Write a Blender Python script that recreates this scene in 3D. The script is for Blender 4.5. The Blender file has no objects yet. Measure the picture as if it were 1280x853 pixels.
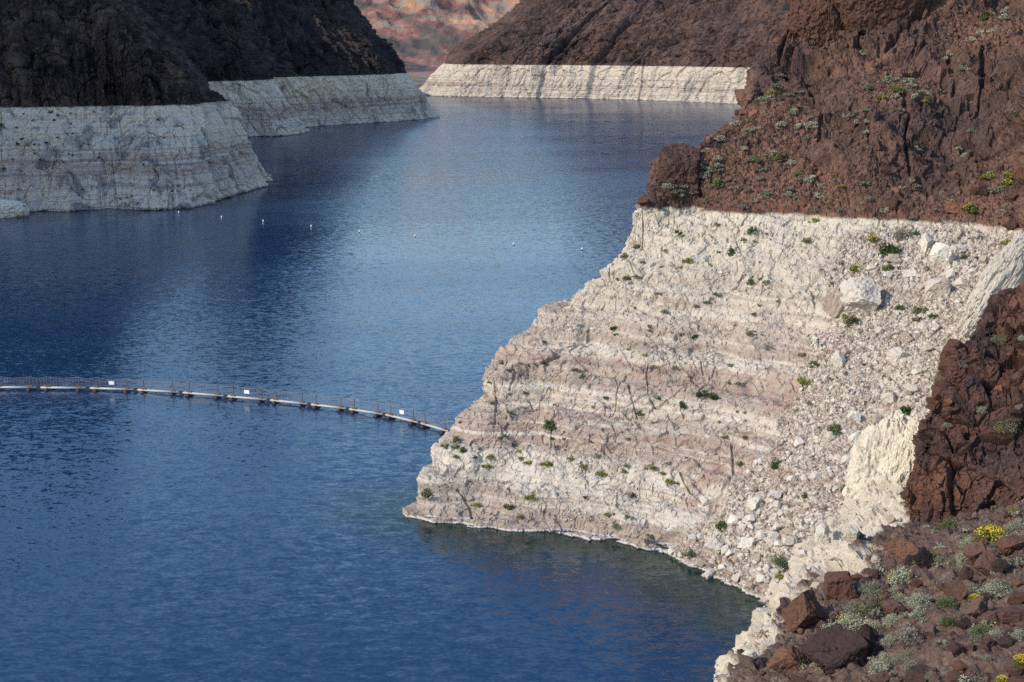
import bpy, bmesh, math, random
import numpy as np
from concurrent.futures import ThreadPoolExecutor
from mathutils import Vector, Matrix, Quaternion

random.seed(7)
rng = np.random.default_rng(11)
scene = bpy.context.scene
COL = scene.collection
F32 = np.float32

# ------------------------------------------------------------------ camera numbers
W, H, FPX, HORIZON = 1280.0, 853.0, 1778.0, 53.0
CAMZ, RING = 76.5, 45.0
PITCH = math.atan((H / 2 - HORIZON) / FPX)
CP, SP = math.cos(PITCH), math.sin(PITCH)

def ray(px, py):
    a = (px - W / 2) / FPX
    b = -(py - H / 2) / FPX
    return np.array([a, CP + b * SP, -SP + b * CP])

def P(px, py, z):
    """point at level z seen in direction px,py"""
    d = ray(px, py)
    return np.array([0, 0, CAMZ]) + d * ((z - CAMZ) / d[2])

def D(px, py, y):
    """point at ground distance y seen in direction px,py"""
    d = ray(px, py)
    return np.array([0, 0, CAMZ]) + d * (y / d[1])

def project(p):
    p = np.asarray(p, dtype=np.float64)
    x, y, z = p[..., 0], p[..., 1], p[..., 2] - CAMZ
    dep = y * CP - z * SP
    up = y * SP + z * CP
    return x / dep * FPX + W / 2, H / 2 - up / dep * FPX, dep

# ------------------------------------------------------------------ noise
def hsh(ix, iy, iz, seed):
    h = (ix.astype(np.uint32) * np.uint32(0x8da6b343)) ^ (iy.astype(np.uint32) * np.uint32(0xd8163841)) \
        ^ (iz.astype(np.uint32) * np.uint32(0xcb1ab31f)) ^ np.uint32((seed * 2654435761) & 0xffffffff)
    h ^= h >> np.uint32(15)
    h *= np.uint32(0x2c1b3c6d)
    h ^= h >> np.uint32(12)
    h *= np.uint32(0x297a2d39)
    h ^= h >> np.uint32(15)
    return h

POOL = ThreadPoolExecutor(4)

def par(fn, p, *a):
    sh = p.shape[:-1]
    q = np.ascontiguousarray(p.reshape(-1, 3).astype(F32))
    ch = [q[i:i + 40000] for i in range(0, len(q), 40000)]
    res = list(POOL.map(lambda c: fn(c, *a), ch))
    if isinstance(res[0], tuple):
        return tuple(np.concatenate([r[k] for r in res]).reshape(sh) for k in range(len(res[0])))
    return np.concatenate(res).reshape(sh)

def _perlin(p, seed):
    i = np.floor(p)
    f = p - i
    i = i.astype(np.int64)
    u = f * f * f * (f * (f * 6 - 15) + 10)
    out = None
    r = np.zeros(len(p), F32)
    for dx in (0, 1):
        wx = u[:, 0] if dx else 1 - u[:, 0]
        for dy in (0, 1):
            wy = u[:, 1] if dy else 1 - u[:, 1]
            for dz in (0, 1):
                wz = u[:, 2] if dz else 1 - u[:, 2]
                h = hsh(i[:, 0] + dx, i[:, 1] + dy, i[:, 2] + dz, seed)
                gx = (h & np.uint32(1023)).astype(F32) / 511.5 - 1
                gy = ((h >> np.uint32(10)) & np.uint32(1023)).astype(F32) / 511.5 - 1
                gz = ((h >> np.uint32(20)) & np.uint32(1023)).astype(F32) / 511.5 - 1
                r += wx * wy * wz * (gx * (f[:, 0] - dx) + gy * (f[:, 1] - dy) + gz * (f[:, 2] - dz))
    return r * 1.3

def _fbm(p, octv, seed, gain):
    r = np.zeros(len(p), F32)
    a, s = 1.0, 1.0
    for k in range(octv):
        r += a * _perlin(p * F32(s) + F32(17.3 * k), seed + k)
        a *= gain
        s *= 2.03
    return r

def _ridged(p, octv, seed, gain):
    r = np.zeros(len(p), F32)
    a, s = 1.0, 1.0
    for k in range(octv):
        r += a * (1 - np.abs(_perlin(p * F32(s) + F32(9.1 * k), seed + k)) * 2.2)
        a *= gain
        s *= 2.07
    return r - 0.9

def _facet(p, seed):
    """blocky rock: per-cell offset plus per-cell tilt; also the distance to the nearest joint"""
    b = np.floor(p - 0.5).astype(np.int64)
    n = len(p)
    f1 = np.full(n, 9, F32); f2 = np.full(n, 9, F32); val = np.zeros(n, F32)
    for dx in (0, 1):
        for dy in (0, 1):
            for dz in (0, 1):
                cx, cy, cz = b[:, 0] + dx, b[:, 1] + dy, b[:, 2] + dz
                h = hsh(cx, cy, cz, seed)
                h2 = hsh(cx, cy, cz, seed + 77)
                jx = (h & np.uint32(1023)).astype(F32) / 1023
                jy = ((h >> np.uint32(10)) & np.uint32(1023)).astype(F32) / 1023
                jz = ((h >> np.uint32(20)) & np.uint32(1023)).astype(F32) / 1023
                ex = p[:, 0] - (cx + 0.5 + (jx - 0.5) * 0.8).astype(F32)
                ey = p[:, 1] - (cy + 0.5 + (jy - 0.5) * 0.8).astype(F32)
                ez = p[:, 2] - (cz + 0.5 + (jz - 0.5) * 0.8).astype(F32)
                d = np.sqrt(ex * ex + ey * ey + ez * ez)
                tx = (h2 & np.uint32(1023)).astype(F32) / 511.5 - 1
                ty = ((h2 >> np.uint32(10)) & np.uint32(1023)).astype(F32) / 511.5 - 1
                tz = ((h2 >> np.uint32(20)) & np.uint32(1023)).astype(F32) / 511.5 - 1
                v = (tx + ty) * 0.35 + tz * ex * 0.9 + tx * ey * 0.9 + ty * ez * 0.9
                near = d < f1
                f2 = np.where(near, f1, np.minimum(f2, d))
                val = np.where(near, v, val)
                f1 = np.where(near, d, f1)
    return val, np.minimum(f2 - f1, 1.0)

def perlin(p, seed=0): return par(_perlin, p, seed)
def fbm(p, octv=5, seed=0, gain=0.5): return par(_fbm, p, octv, seed, gain)
def ridged(p, octv=5, seed=0, gain=0.5): return par(_ridged, p, octv, seed, gain)
def facet(p, seed=0): return par(_facet, p, seed)

def sstep(a, b, x):
    t = np.clip((x - a) / (b - a), 0, 1)
    return t * t * (3 - 2 * t)

def warp(p, scale, amp, seed):
    q = p / scale
    w = np.stack([fbm(q, 2, seed, 0.35), fbm(q + 31.7, 2, seed + 5, 0.35), fbm(q + 63.1, 2, seed + 9, 0.35)], -1)
    return p + w * amp

# ------------------------------------------------------------------ mesh builders
def link(name, me, mat=None, parent=None):
    o = bpy.data.objects.new(name, me)
    COL.objects.link(o)
    if mat is not None and me is not None:
        me.materials.append(mat)
    if parent is not None:
        o.parent = parent
    return o

def raw_mesh(name, verts, faces, smooth=False):
    """verts (n,3), faces (m,k) with one k"""
    me = bpy.data.meshes.new(name)
    verts = np.asarray(verts, F32); faces = np.asarray(faces, np.int32)
    m, k = faces.shape
    me.vertices.add(len(verts)); me.vertices.foreach_set('co', verts.ravel())
    me.loops.add(m * k); me.loops.foreach_set('vertex_index', faces.ravel())
    me.polygons.add(m)
    me.polygons.foreach_set('loop_start', np.arange(0, m * k, k, dtype=np.int32))
    me.polygons.foreach_set('loop_total', np.full(m, k, np.int32))
    me.update(calc_edges=True)
    me.polygons.foreach_set('use_smooth', np.full(m, bool(smooth)))
    return me

def attr(me, name, vals):
    a = me.attributes.new(name, 'FLOAT', 'POINT')
    a.data.foreach_set('value', np.asarray(vals, F32).ravel())

def grid_faces(nu, nv):
    i = np.arange(nu * nv).reshape(nu, nv)
    return np.stack([i[:-1, :-1], i[1:, :-1], i[1:, 1:], i[:-1, 1:]], -1).reshape(-1, 4)

def grid_normals(G):
    du = np.gradient(G, axis=0); dv = np.gradient(G, axis=1)
    n = np.cross(du, dv)
    return n / (np.linalg.norm(n, axis=-1, keepdims=True) + 1e-9)

def spline(ctrl, counts, tension=0.6):
    """interpolate along axis 0; counts[i] samples in segment i"""
    n = len(ctrl)
    t = np.zeros_like(ctrl)
    t[1:-1] = (ctrl[2:] - ctrl[:-2]) * 0.5 * tension
    t[0] = (ctrl[1] - ctrl[0]) * tension; t[-1] = (ctrl[-1] - ctrl[-2]) * tension
    out = []
    for i in range(n - 1):
        k = counts[i]
        s = (np.arange(k) / k).reshape((-1,) + (1,) * (ctrl.ndim - 1))
        h1 = 2 * s**3 - 3 * s**2 + 1; h2 = s**3 - 2 * s**2 + s; h3 = -2 * s**3 + 3 * s**2; h4 = s**3 - s**2
        out.append(h1 * ctrl[i] + h2 * t[i] + h3 * ctrl[i + 1] + h4 * t[i + 1])
    out.append(ctrl[-1:])
    return np.concatenate(out)

def loft(cols, nu, nv, tension=0.6):
    c = np.array(cols, dtype=np.float64)               # (C, R, 3)
    c = spline(c, nu, tension)
    c = spline(np.swapaxes(c, 0, 1), nv, tension)
    return np.swapaxes(c, 0, 1)                        # (NU, NV, 3)

def struct(name, me, mat, kind='structure'):
    o = link(name, me, mat)
    o['kind'] = kind
    return o

def tag(o, label, cat, group=None):
    o['label'] = label; o['category'] = cat
    if group: o['group'] = group
    return o

def in_poly(px, py, poly):
    r = np.zeros(px.shape, bool)
    n = len(poly)
    for i in range(n):
        x0, y0 = poly[i]; x1, y1 = poly[(i + 1) % n]
        c = ((y0 > py) != (y1 > py)) & (px < (x1 - x0) * (py - y0) / ((y1 - y0) or 1e-9) + x0)
        r ^= c
    return r
# ------------------------------------------------------------------ materials
class NT:
    def __init__(self, name):
        self.m = bpy.data.materials.new(name)
        self.m.use_nodes = True
        self.t = self.m.node_tree
        self.b = self.t.nodes['Principled BSDF']
        self.out = self.t.nodes['Material Output']
    def n(self, typ, **kw):
        nd = self.t.nodes.new(typ)
        for k, v in kw.items():
            if k == 'i':
                for kk, vv in v.items():
                    if hasattr(vv, 'is_output'):
                        self.t.links.new(vv, nd.inputs[kk])
                    else:
                        nd.inputs[kk].default_value = vv
            else:
                setattr(nd, k, v)
        return nd
    def link(self, a, b): self.t.links.new(a, b)
    def math(self, op, a, b=0.0, c=None, clamp=False):
        nd = self.t.nodes.new('ShaderNodeMath'); nd.operation = op; nd.use_clamp = clamp
        for i, v in enumerate((a, b, c)):
            if v is None: continue
            if hasattr(v, 'is_output'): self.t.links.new(v, nd.inputs[i])
            else: nd.inputs[i].default_value = v
        return nd.outputs[0]
    def mix(self, f, a, b):
        nd = self.t.nodes.new('ShaderNodeMix'); nd.data_type = 'RGBA'
        for idx, v in ((0, f), (6, a), (7, b)):
            if hasattr(v, 'is_output'): self.t.links.new(v, nd.inputs[idx])
            elif idx == 0: nd.inputs[0].default_value = v
            else: nd.inputs[idx].default_value = (*v, 1)
        return nd.outputs[2]
    def ramp(self, f, stops, interp='LINEAR'):
        nd = self.t.nodes.new('ShaderNodeValToRGB')
        cr = nd.color_ramp; cr.interpolation = interp
        while len(cr.elements) < len(stops): cr.elements.new(0.5)
        for e, (p, c) in zip(cr.elements, stops):
            e.position = p
            e.color = (*c, 1) if len(c) == 3 else c
        self.t.links.new(f, nd.inputs[0])
        return nd.outputs[0]
    def range(self, f, a, b, c=0.0, d=1.0):
        nd = self.t.nodes.new('ShaderNodeMapRange')
        self.t.links.new(f, nd.inputs[0])
        for i, v in enumerate((a, b, c, d)): nd.inputs[i + 1].default_value = v
        return nd.outputs[0]
    def pos(self, scale=(1, 1, 1)):
        tc = self.t.nodes.new('ShaderNodeTexCoord')
        if scale == (1, 1, 1): return tc.outputs['Object']
        mp = self.t.nodes.new('ShaderNodeMapping'); mp.inputs['Scale'].default_value = scale
        self.t.links.new(tc.outputs['Object'], mp.inputs[0])
        return mp.outputs[0]
    def noise(self, vec, scale, detail=5, rough=0.55, dist=0.0):
        nd = self.t.nodes.new('ShaderNodeTexNoise')
        nd.inputs['Scale'].default_value = scale; nd.inputs['Detail'].default_value = detail
        nd.inputs['Roughness'].default_value = rough; nd.inputs['Distortion'].default_value = dist
        self.t.links.new(vec, nd.inputs['Vector'])
        return nd.outputs['Fac']
    def voro(self, vec, scale, out='Color', feature='F1'):
        nd = self.t.nodes.new('ShaderNodeTexVoronoi'); nd.feature = feature
        nd.inputs['Scale'].default_value = scale
        self.t.links.new(vec, nd.inputs['Vector'])
        return nd.outputs[out]
    def sep(self, v):
        nd = self.t.nodes.new('ShaderNodeSeparateXYZ'); self.t.links.new(v, nd.inputs[0]); return nd.outputs
    def attr(self, name):
        nd = self.t.nodes.new('ShaderNodeAttribute'); nd.attribute_name = name; return nd.outputs['Fac']
    def bump(self, h, dist, strength=1.0, normal=None):
        nd = self.t.nodes.new('ShaderNodeBump')
        nd.inputs['Distance'].default_value = dist; nd.inputs['Strength'].default_value = strength
        self.t.links.new(h, nd.inputs['Height'])
        if normal is not None: self.t.links.new(normal, nd.inputs['Normal'])
        return nd.outputs[0]
    def done(self, col, rough=0.9, spec=0.25, normal=None):
        for nm, v in (('Base Color', col), ('Roughness', rough), ('Specular IOR Level', spec), ('Normal', normal)):
            if v is None: continue
            if hasattr(v, 'is_output'): self.t.links.new(v, self.b.inputs[nm])
            elif nm == 'Base Color': self.b.inputs[nm].default_value = (*v, 1)
            else: self.b.inputs[nm].default_value = v
        return self.m

def rock_mat(name, s, bands, browns, streak=0.0, varn_shade_col=(0.034, 0.028, 0.03), purple=(0.085, 0.06, 0.06), bump=0.4, ledge=0.0, upper_amt=1.0):
    """s: size factor of the surface grain (1 near, larger for far cliffs)"""
    g = NT(name)
    p = g.pos()
    z = g.sep(p)[2]
    nA = g.noise(p, 0.035 / s, 4, 0.5)
    nB = g.noise(p, 0.22 / s, 7, 0.6)
    nC = g.noise(p, 1.3 / s, 7, 0.65)
    nD = g.noise(p, 5.0 / s, 5, 0.6)
    tal = g.attr('tal'); var = g.attr('var'); red = g.attr('red')
    # --- mineral white part, banded by height
    zz = g.math('ADD', z, g.math('MULTIPLY', g.math('SUBTRACT', nB, 0.5), 1.6))
    zz = g.math('ADD', zz, g.math('MULTIPLY', g.math('SUBTRACT', nA, 0.5), 1.8))
    band = g.ramp(g.math('DIVIDE', zz, 45.0), bands)
    thin = g.noise(g.pos((0.02 / s, 0.02 / s, 1.1)), 1.0, 4, 0.6, 0.15)
    lowm = g.range(z, 36.0, 28.0, 0.35, 1.0)
    band = g.mix(g.math('MULTIPLY', g.range(thin, 0.52, 0.62, 0, 0.80), lowm), band, (0.28, 0.212, 0.175))
    band = g.mix(g.math('MULTIPLY', g.range(thin, 0.46, 0.38, 0, 0.80), lowm), band, (0.58, 0.52, 0.44))
    patch = g.mix(g.range(nC, 0.50, 0.70, 0.0, 0.45), band, (0.62, 0.555, 0.45))
    patch = g.mix(g.range(nC, 0.44, 0.28, 0, 0.50), patch, (0.30, 0.235, 0.19))
    patch = g.mix(g.range(nD, 0.45, 0.30, 0, 0.75), patch, (0.20, 0.16, 0.13))
    patch = g.mix(g.math('MULTIPLY', red, 0.75), patch, (0.30, 0.19, 0.148))
    # rubble: stones of their own tint
    vc = g.sep(g.voro(p, 1.6 / s))
    vc2 = g.sep(g.voro(p, 4.2 / s))
    vmix = g.math('ADD', g.math('MULTIPLY', vc[0], 0.5), g.math('MULTIPLY', vc2[1], 0.5))
    rub = g.ramp(vmix, [(0.12, (0.14, 0.105, 0.082)), (0.36, (0.30, 0.24, 0.19)), (0.58, (0.46, 0.39, 0.32)), (0.88, (0.60, 0.54, 0.455))])
    rub = g.mix(g.range(nB, 0.52, 0.66, 0, 0.5), rub, (0.29, 0.185, 0.14))
    white = g.mix(g.math('MULTIPLY', tal, 0.9), patch, rub)
    if streak:
        st = g.noise(g.pos((0.22 / s, 0.22 / s, 0.028 / s)), 1.0, 7, 0.62, 0.6)
        white = g.mix(g.range(st, 0.52, 0.64, 0, streak), white, (0.11, 0.10, 0.105))
        dots = g.voro(p, 0.30 / s * 2, 'Distance')
    if ledge:
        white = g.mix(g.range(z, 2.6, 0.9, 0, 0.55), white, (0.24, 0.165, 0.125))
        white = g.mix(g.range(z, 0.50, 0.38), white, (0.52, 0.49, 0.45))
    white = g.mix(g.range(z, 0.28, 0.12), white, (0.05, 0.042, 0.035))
    st2 = g.noise(g.pos((0.30 / s, 0.30 / s, 0.05 / s)), 1.0, 8, 0.66, 0.5)
    # --- weathered brown part above
    c0, c1, c2 = browns
    br = g.ramp(nB, [(0.30, c0), (0.46, c1), (0.58, c1), (0.72, c2)])
    br = g.mix(g.range(nC, 0.50, 0.36, 0, 0.75), br, c0)
    br = g.mix(g.range(nC, 0.54, 0.70, 0, 0.60), br, c2)
    br = g.mix(g.range(nA, 0.47, 0.60, 0, 0.55 * upper_amt), br, purple)
    nE = g.noise(p, 0.075 / s, 5, 0.6, 0.4)
    br = g.mix(g.range(nE, 0.52, 0.66, 0, 0.50), br, tuple(x * 1.12 for x in c2))
    br = g.mix(g.range(nE, 0.47, 0.36, 0, 0.75), br, c0)
    br = g.mix(g.range(nD, 0.46, 0.30, 0, 0.6), br, c0)
    if streak:
        br = g.mix(g.range(st2, 0.52, 0.64, 0, 0.85), br, tuple(x * 0.45 for x in c0))
        br = g.mix(g.range(st2, 0.46, 0.36, 0, 0.75), br, c2)
    br = g.mix(var, br, g.mix(g.range(nC, 0.3, 0.7), varn_shade_col, purple))
    rub2 = g.ramp(vmix, [(0.15, tuple(x * 0.8 for x in c0)), (0.5, c1), (0.85, tuple(x * 1.15 for x in c2))])
    br = g.mix(g.math('MULTIPLY', tal, 0.7), br, rub2)
    ring = g.math('ADD', z, g.math('ADD', g.math('MULTIPLY', g.math('SUBTRACT', nC, 0.5), 1.0 * s ** 0.3), g.math('MULTIPLY', g.math('SUBTRACT', nB, 0.5), 1.0)))
    col = g.mix(g.range(ring, 44.75, 45.25), white, br)
    bh = g.math('ADD', g.math('MULTIPLY', nC, 0.7), g.math('MULTIPLY', nD, 0.3))
    nrm = g.bump(bh, bump * s, 0.8)
    return g.done(col, 0.92, 0.18, nrm)

BANDS_A = [(0.0, (0.47, 0.41, 0.35)), (0.10, (0.50, 0.44, 0.37)), (0.18, (0.54, 0.48, 0.41)), (0.235, (0.35, 0.26, 0.21)),
           (0.30, (0.36, 0.288, 0.240)), (0.36, (0.45, 0.375, 0.30)), (0.43, (0.35, 0.278, 0.230)), (0.49, (0.43, 0.34, 0.27)),
           (0.55, (0.36, 0.288, 0.240)), (0.62, (0.48, 0.40, 0.32)), (0.74, (0.49, 0.42, 0.335)), (1.0, (0.545, 0.475, 0.375))]
BANDS_L = [(0.0, (0.625, 0.498, 0.393)), (0.15, (0.612, 0.487, 0.384)), (0.22, (0.571, 0.446, 0.355)), (0.30, (0.543, 0.406, 0.317)), (0.36, (0.421, 0.290, 0.226)),  # left bands lightened and warmed: cloud and bounce light put into the colour
           (0.41, (0.517, 0.382, 0.296)), (0.46, (0.408, 0.278, 0.216)), (0.54, (0.612, 0.475, 0.355)), (0.75, (0.706, 0.556, 0.413)), (1.0, (0.748, 0.591, 0.440))]
BANDS_E = [(0.0, (0.57, 0.51, 0.42)), (0.22, (0.52, 0.45, 0.37)), (0.34, (0.40, 0.35, 0.30)), (0.40, (0.40, 0.34, 0.29)), (0.46, (0.54, 0.46, 0.37)), (1.0, (0.60, 0.52, 0.41))]

BANDS_B = [(0.0, (0.47, 0.40, 0.32)), (0.6, (0.49, 0.41, 0.32)), (1.0, (0.53, 0.455, 0.355))]
M = {}
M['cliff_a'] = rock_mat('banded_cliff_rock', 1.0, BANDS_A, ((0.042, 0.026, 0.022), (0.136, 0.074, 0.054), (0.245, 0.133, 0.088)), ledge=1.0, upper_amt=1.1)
M['cliff_b'] = rock_mat('near_hill_rock', 0.42, BANDS_B, ((0.046, 0.030, 0.026), (0.112, 0.069, 0.054), (0.19, 0.128, 0.096)), upper_amt=0.8)
M['knoll'] = rock_mat('dark_brown_rock', 0.5, BANDS_A, ((0.030, 0.019, 0.016), (0.090, 0.043, 0.031), (0.19, 0.085, 0.050)), upper_amt=0.6, bump=0.35)
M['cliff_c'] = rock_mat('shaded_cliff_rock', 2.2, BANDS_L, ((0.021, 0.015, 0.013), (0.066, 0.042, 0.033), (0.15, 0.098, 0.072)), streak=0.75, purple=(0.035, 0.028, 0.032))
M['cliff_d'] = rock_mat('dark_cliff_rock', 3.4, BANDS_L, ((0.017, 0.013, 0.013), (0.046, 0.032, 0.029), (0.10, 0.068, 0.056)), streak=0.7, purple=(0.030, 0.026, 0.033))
M['cliff_e'] = rock_mat('far_cliff_rock', 6.0, BANDS_E, ((0.046, 0.030, 0.026), (0.108, 0.064, 0.050), (0.165, 0.092, 0.064)), streak=0.45, purple=(0.085, 0.060, 0.060))

def far_mat():
    g = NT('badlands_rock')
    p = g.pos()
    a = g.attr('hue'); n1 = g.noise(p, 0.004, 6, 0.6); n2 = g.noise(p, 0.02, 6, 0.65)
    f = g.math('ADD', a, g.math('MULTIPLY', g.math('SUBTRACT', n2, 0.5), 0.45))
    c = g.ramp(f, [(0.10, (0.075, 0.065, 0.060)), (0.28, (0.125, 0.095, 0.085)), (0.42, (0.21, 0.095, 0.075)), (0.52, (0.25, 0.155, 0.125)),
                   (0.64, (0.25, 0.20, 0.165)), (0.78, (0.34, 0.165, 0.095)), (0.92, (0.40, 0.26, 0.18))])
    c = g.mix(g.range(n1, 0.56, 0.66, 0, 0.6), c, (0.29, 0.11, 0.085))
    return g.done(c, 0.95, 0.1, g.bump(n2, 10, 0.9))
M['far'] = far_mat()

def shore_mat():
    g = NT('shore_gravel')
    p = g.pos(); n = g.noise(p, 0.02, 6, 0.6)
    c = g.ramp(n, [(0.35, (0.17, 0.135, 0.095)), (0.6, (0.27, 0.22, 0.16)), (0.75, (0.33, 0.28, 0.21))])
    return g.done(c, 0.95, 0.1)
M['shore'] = shore_mat()

def stone_mat(name, stops, s=1.0, white_top=False):
    g = NT(name)
    p = g.pos()
    oi = g.t.nodes.new('ShaderNodeObjectInfo').outputs['Random']
    r = g.math('FRACT', g.math('ADD', oi, g.attr('tint')))
    n = g.noise(p, 2.2 / s, 6, 0.65); n2 = g.noise(p, 9 / s, 6, 0.7)
    f = g.math('ADD', g.math('MULTIPLY', r, 0.65), g.math('MULTIPLY', n, 0.35))
    c = g.ramp(f, stops)
    c = g.mix(g.range(n2, 0.45, 0.28, 0, 0.5), c, tuple(x * 0.45 for x in stops[len(stops) // 2][1]))
    c = g.mix(g.range(n, 0.55, 0.70, 0, 0.35), c, stops[-1][1])
    return g.done(c, 0.92, 0.18, g.bump(g.math('ADD', n, g.math('MULTIPLY', n2, 0.6)), 0.10, 0.9))
M['pale_stone'] = stone_mat('pale_stone', [(0.15, (0.33, 0.245, 0.19)), (0.32, (0.46, 0.39, 0.32)), (0.55, (0.54, 0.48, 0.41)), (0.80, (0.64, 0.585, 0.50))], 0.4)
M['cream_rock'] = stone_mat('cream_rock', [(0.15, (0.50, 0.40, 0.29)), (0.5, (0.60, 0.53, 0.42)), (0.85, (0.63, 0.56, 0.45))], 0.16)
M['tan_rock'] = stone_mat('tan_rock', [(0.15, (0.36, 0.285, 0.215)), (0.5, (0.47, 0.395, 0.305)), (0.85, (0.56, 0.485, 0.385))], 0.14)
M['brown_stone'] = stone_mat('brown_stone', [(0.15, (0.044, 0.030, 0.028)), (0.40, (0.085, 0.052, 0.043)), (0.62, (0.13, 0.070, 0.054)), (0.85, (0.20, 0.130, 0.098))], 0.28)
M['red_rock'] = stone_mat('red_brown_rock', [(0.15, (0.050, 0.030, 0.024)), (0.45, (0.115, 0.058, 0.041)), (0.85, (0.21, 0.105, 0.066))], 0.26)
M['dark_rock'] = stone_mat('varnished_rock', [(0.15, (0.030, 0.021, 0.020)), (0.5, (0.065, 0.040, 0.035)), (0.85, (0.13, 0.066, 0.046))], 0.24)
M['orange_rock'] = stone_mat('orange_rock', [(0.15, (0.20, 0.085, 0.045)), (0.85, (0.27, 0.12, 0.065))], 0.6)

def leaf_mat(name, c0, c1):
    g = NT(name)
    p = g.pos()
    oi = g.t.nodes.new('ShaderNodeObjectInfo').outputs['Random']
    f = g.math('ADD', g.math('MULTIPLY', g.attr('tint'), 0.7), g.math('MULTIPLY', oi, 0.3))
    c = g.ramp(f, [(0.1, c0), (0.9, c1)])
    return g.done(c, 0.8, 0.15)
LEAF = {'sage': ((0.21, 0.21, 0.14), (0.42, 0.41, 0.29)), 'green': ((0.055, 0.080, 0.034), (0.15, 0.185, 0.075)),
        'dark': ((0.028, 0.048, 0.014), (0.075, 0.11, 0.032)), 'olive': ((0.10, 0.10, 0.042), (0.23, 0.22, 0.10)),
        'yellow': ((0.085, 0.095, 0.028), (0.21, 0.205, 0.06)), 'lime': ((0.13, 0.14, 0.035), (0.30, 0.28, 0.075)),
        'tan': ((0.17, 0.145, 0.11), (0.34, 0.30, 0.235)), 'grey': ((0.12, 0.12, 0.085), (0.26, 0.255, 0.18))}
for k, (a, b) in LEAF.items():
    M['leaf_' + k] = leaf_mat(k + '_foliage', a, b)
M['petal'] = leaf_mat('yellow_petals', (0.46, 0.32, 0.025), (0.62, 0.47, 0.06))
M['twig'] = leaf_mat('dry_twigs', (0.12, 0.095, 0.07), (0.22, 0.18, 0.14))

def plain(name, c, rough=0.6, metal=0.0):
    g = NT(name)
    n = g.noise(g.pos(), 3.0, 4)
    g.b.inputs['Metallic'].default_value = metal
    return g.done(g.mix(g.range(n, 0.35, 0.7), c, tuple(x * 0.8 for x in c)), rough, 0.4)
M['pipe'] = plain('galvanised_pipe', (0.46, 0.44, 0.41), 0.55)
M['float'] = plain('black_float', (0.025, 0.025, 0.028), 0.6)
M['rust'] = plain('rusty_bracket', (0.20, 0.11, 0.08), 0.8)
M['post'] = plain('grey_post', (0.13, 0.13, 0.14), 0.6)
M['wire'] = plain('net_wire', (0.28, 0.26, 0.26), 0.6)
M['white'] = plain('white_paint', (0.80, 0.80, 0.79), 0.5)
M['tanboat'] = plain('tan_hull', (0.50, 0.33, 0.22), 0.5)
M['darkhull'] = plain('dark_hull', (0.05, 0.045, 0.045), 0.5)

def water_mat():
    g = NT('lake_water')
    p = g.pos()
    big = g.noise(g.pos((0.0035, 0.010, 1)), 1.0, 4, 0.55, 0.5)
    med = g.noise(g.pos((0.02, 0.05, 1)), 1.0, 3, 0.5)
    def slope(sc, det, off):
        mp = g.t.nodes.new('ShaderNodeMapping'); mp.inputs['Scale'].default_value = sc; mp.inputs['Location'].default_value = off
        g.link(g.t.nodes.new('ShaderNodeTexCoord').outputs['Object'], mp.inputs[0])
        nd = g.t.nodes.new('ShaderNodeTexNoise'); nd.inputs['Scale'].default_value = 1.0; nd.inputs['Detail'].default_value = det; nd.inputs['Roughness'].default_value = 0.6
        nd.inputs['Distortion'].default_value = 0.4
        g.link(mp.outputs[0], nd.inputs['Vector'])
        v = g.t.nodes.new('ShaderNodeVectorMath'); v.operation = 'SUBTRACT'; v.inputs[1].default_value = (0.5, 0.5, 0.5)
        g.link(nd.outputs['Color'], v.inputs[0])
        return v.outputs[0]
    s1 = slope((0.42, 0.95, 1), 4, (3, 7, 0)); s2 = slope((1.7, 3.2, 1), 3, (11, 5, 0))
    add = g.t.nodes.new('ShaderNodeVectorMath'); add.operation = 'ADD'
    g.link(s1, add.inputs[0]); g.link(s2, add.inputs[1])
    yy = g.sep(p)[1]
    amp = g.math('MULTIPLY', g.range(big, 0.30, 0.70, 0.7, 1.1), g.range(med, 0.3, 0.7, 0.85, 1.1))
    amp = g.math('MULTIPLY', amp, g.range(yy, 150, 900, 1.0, 0.6))
    rgh = g.math('ADD', g.range(yy, 150, 900, WR0, WR1), g.range(big, 0.35, 0.65, -0.03, 0.03))
    cx = g.t.nodes.new('ShaderNodeVectorMath'); cx.operation = 'MULTIPLY'; cx.inputs[1].default_value = (WAVE * 0.8, WAVE * 1.25, 0)
    g.link(add.outputs[0], cx.inputs[0])
    sc = g.t.nodes.new('ShaderNodeVectorMath'); sc.operation = 'SCALE'; g.link(cx.outputs[0], sc.inputs[0]); g.link(amp, sc.inputs['Scale'])
    up = g.t.nodes.new('ShaderNodeVectorMath'); up.operation = 'ADD'; up.inputs[1].default_value = (0, 0, 1); g.link(sc.outputs[0], up.inputs[0])
    nm = g.t.nodes.new('ShaderNodeVectorMath'); nm.operation = 'NORMALIZE'; g.link(up.outputs[0], nm.inputs[0])
    c = g.mix(g.attr('shal'), (0.002, 0.026, 0.076), (0.006, 0.026, 0.017))
    g.b.inputs['IOR'].default_value = 1.333
    return g.done(c, rgh, 0.6, nm.outputs[0])
WAVE, WR0, WR1 = 0.30, 0.10, 0.19
M['water'] = water_mat()
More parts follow.
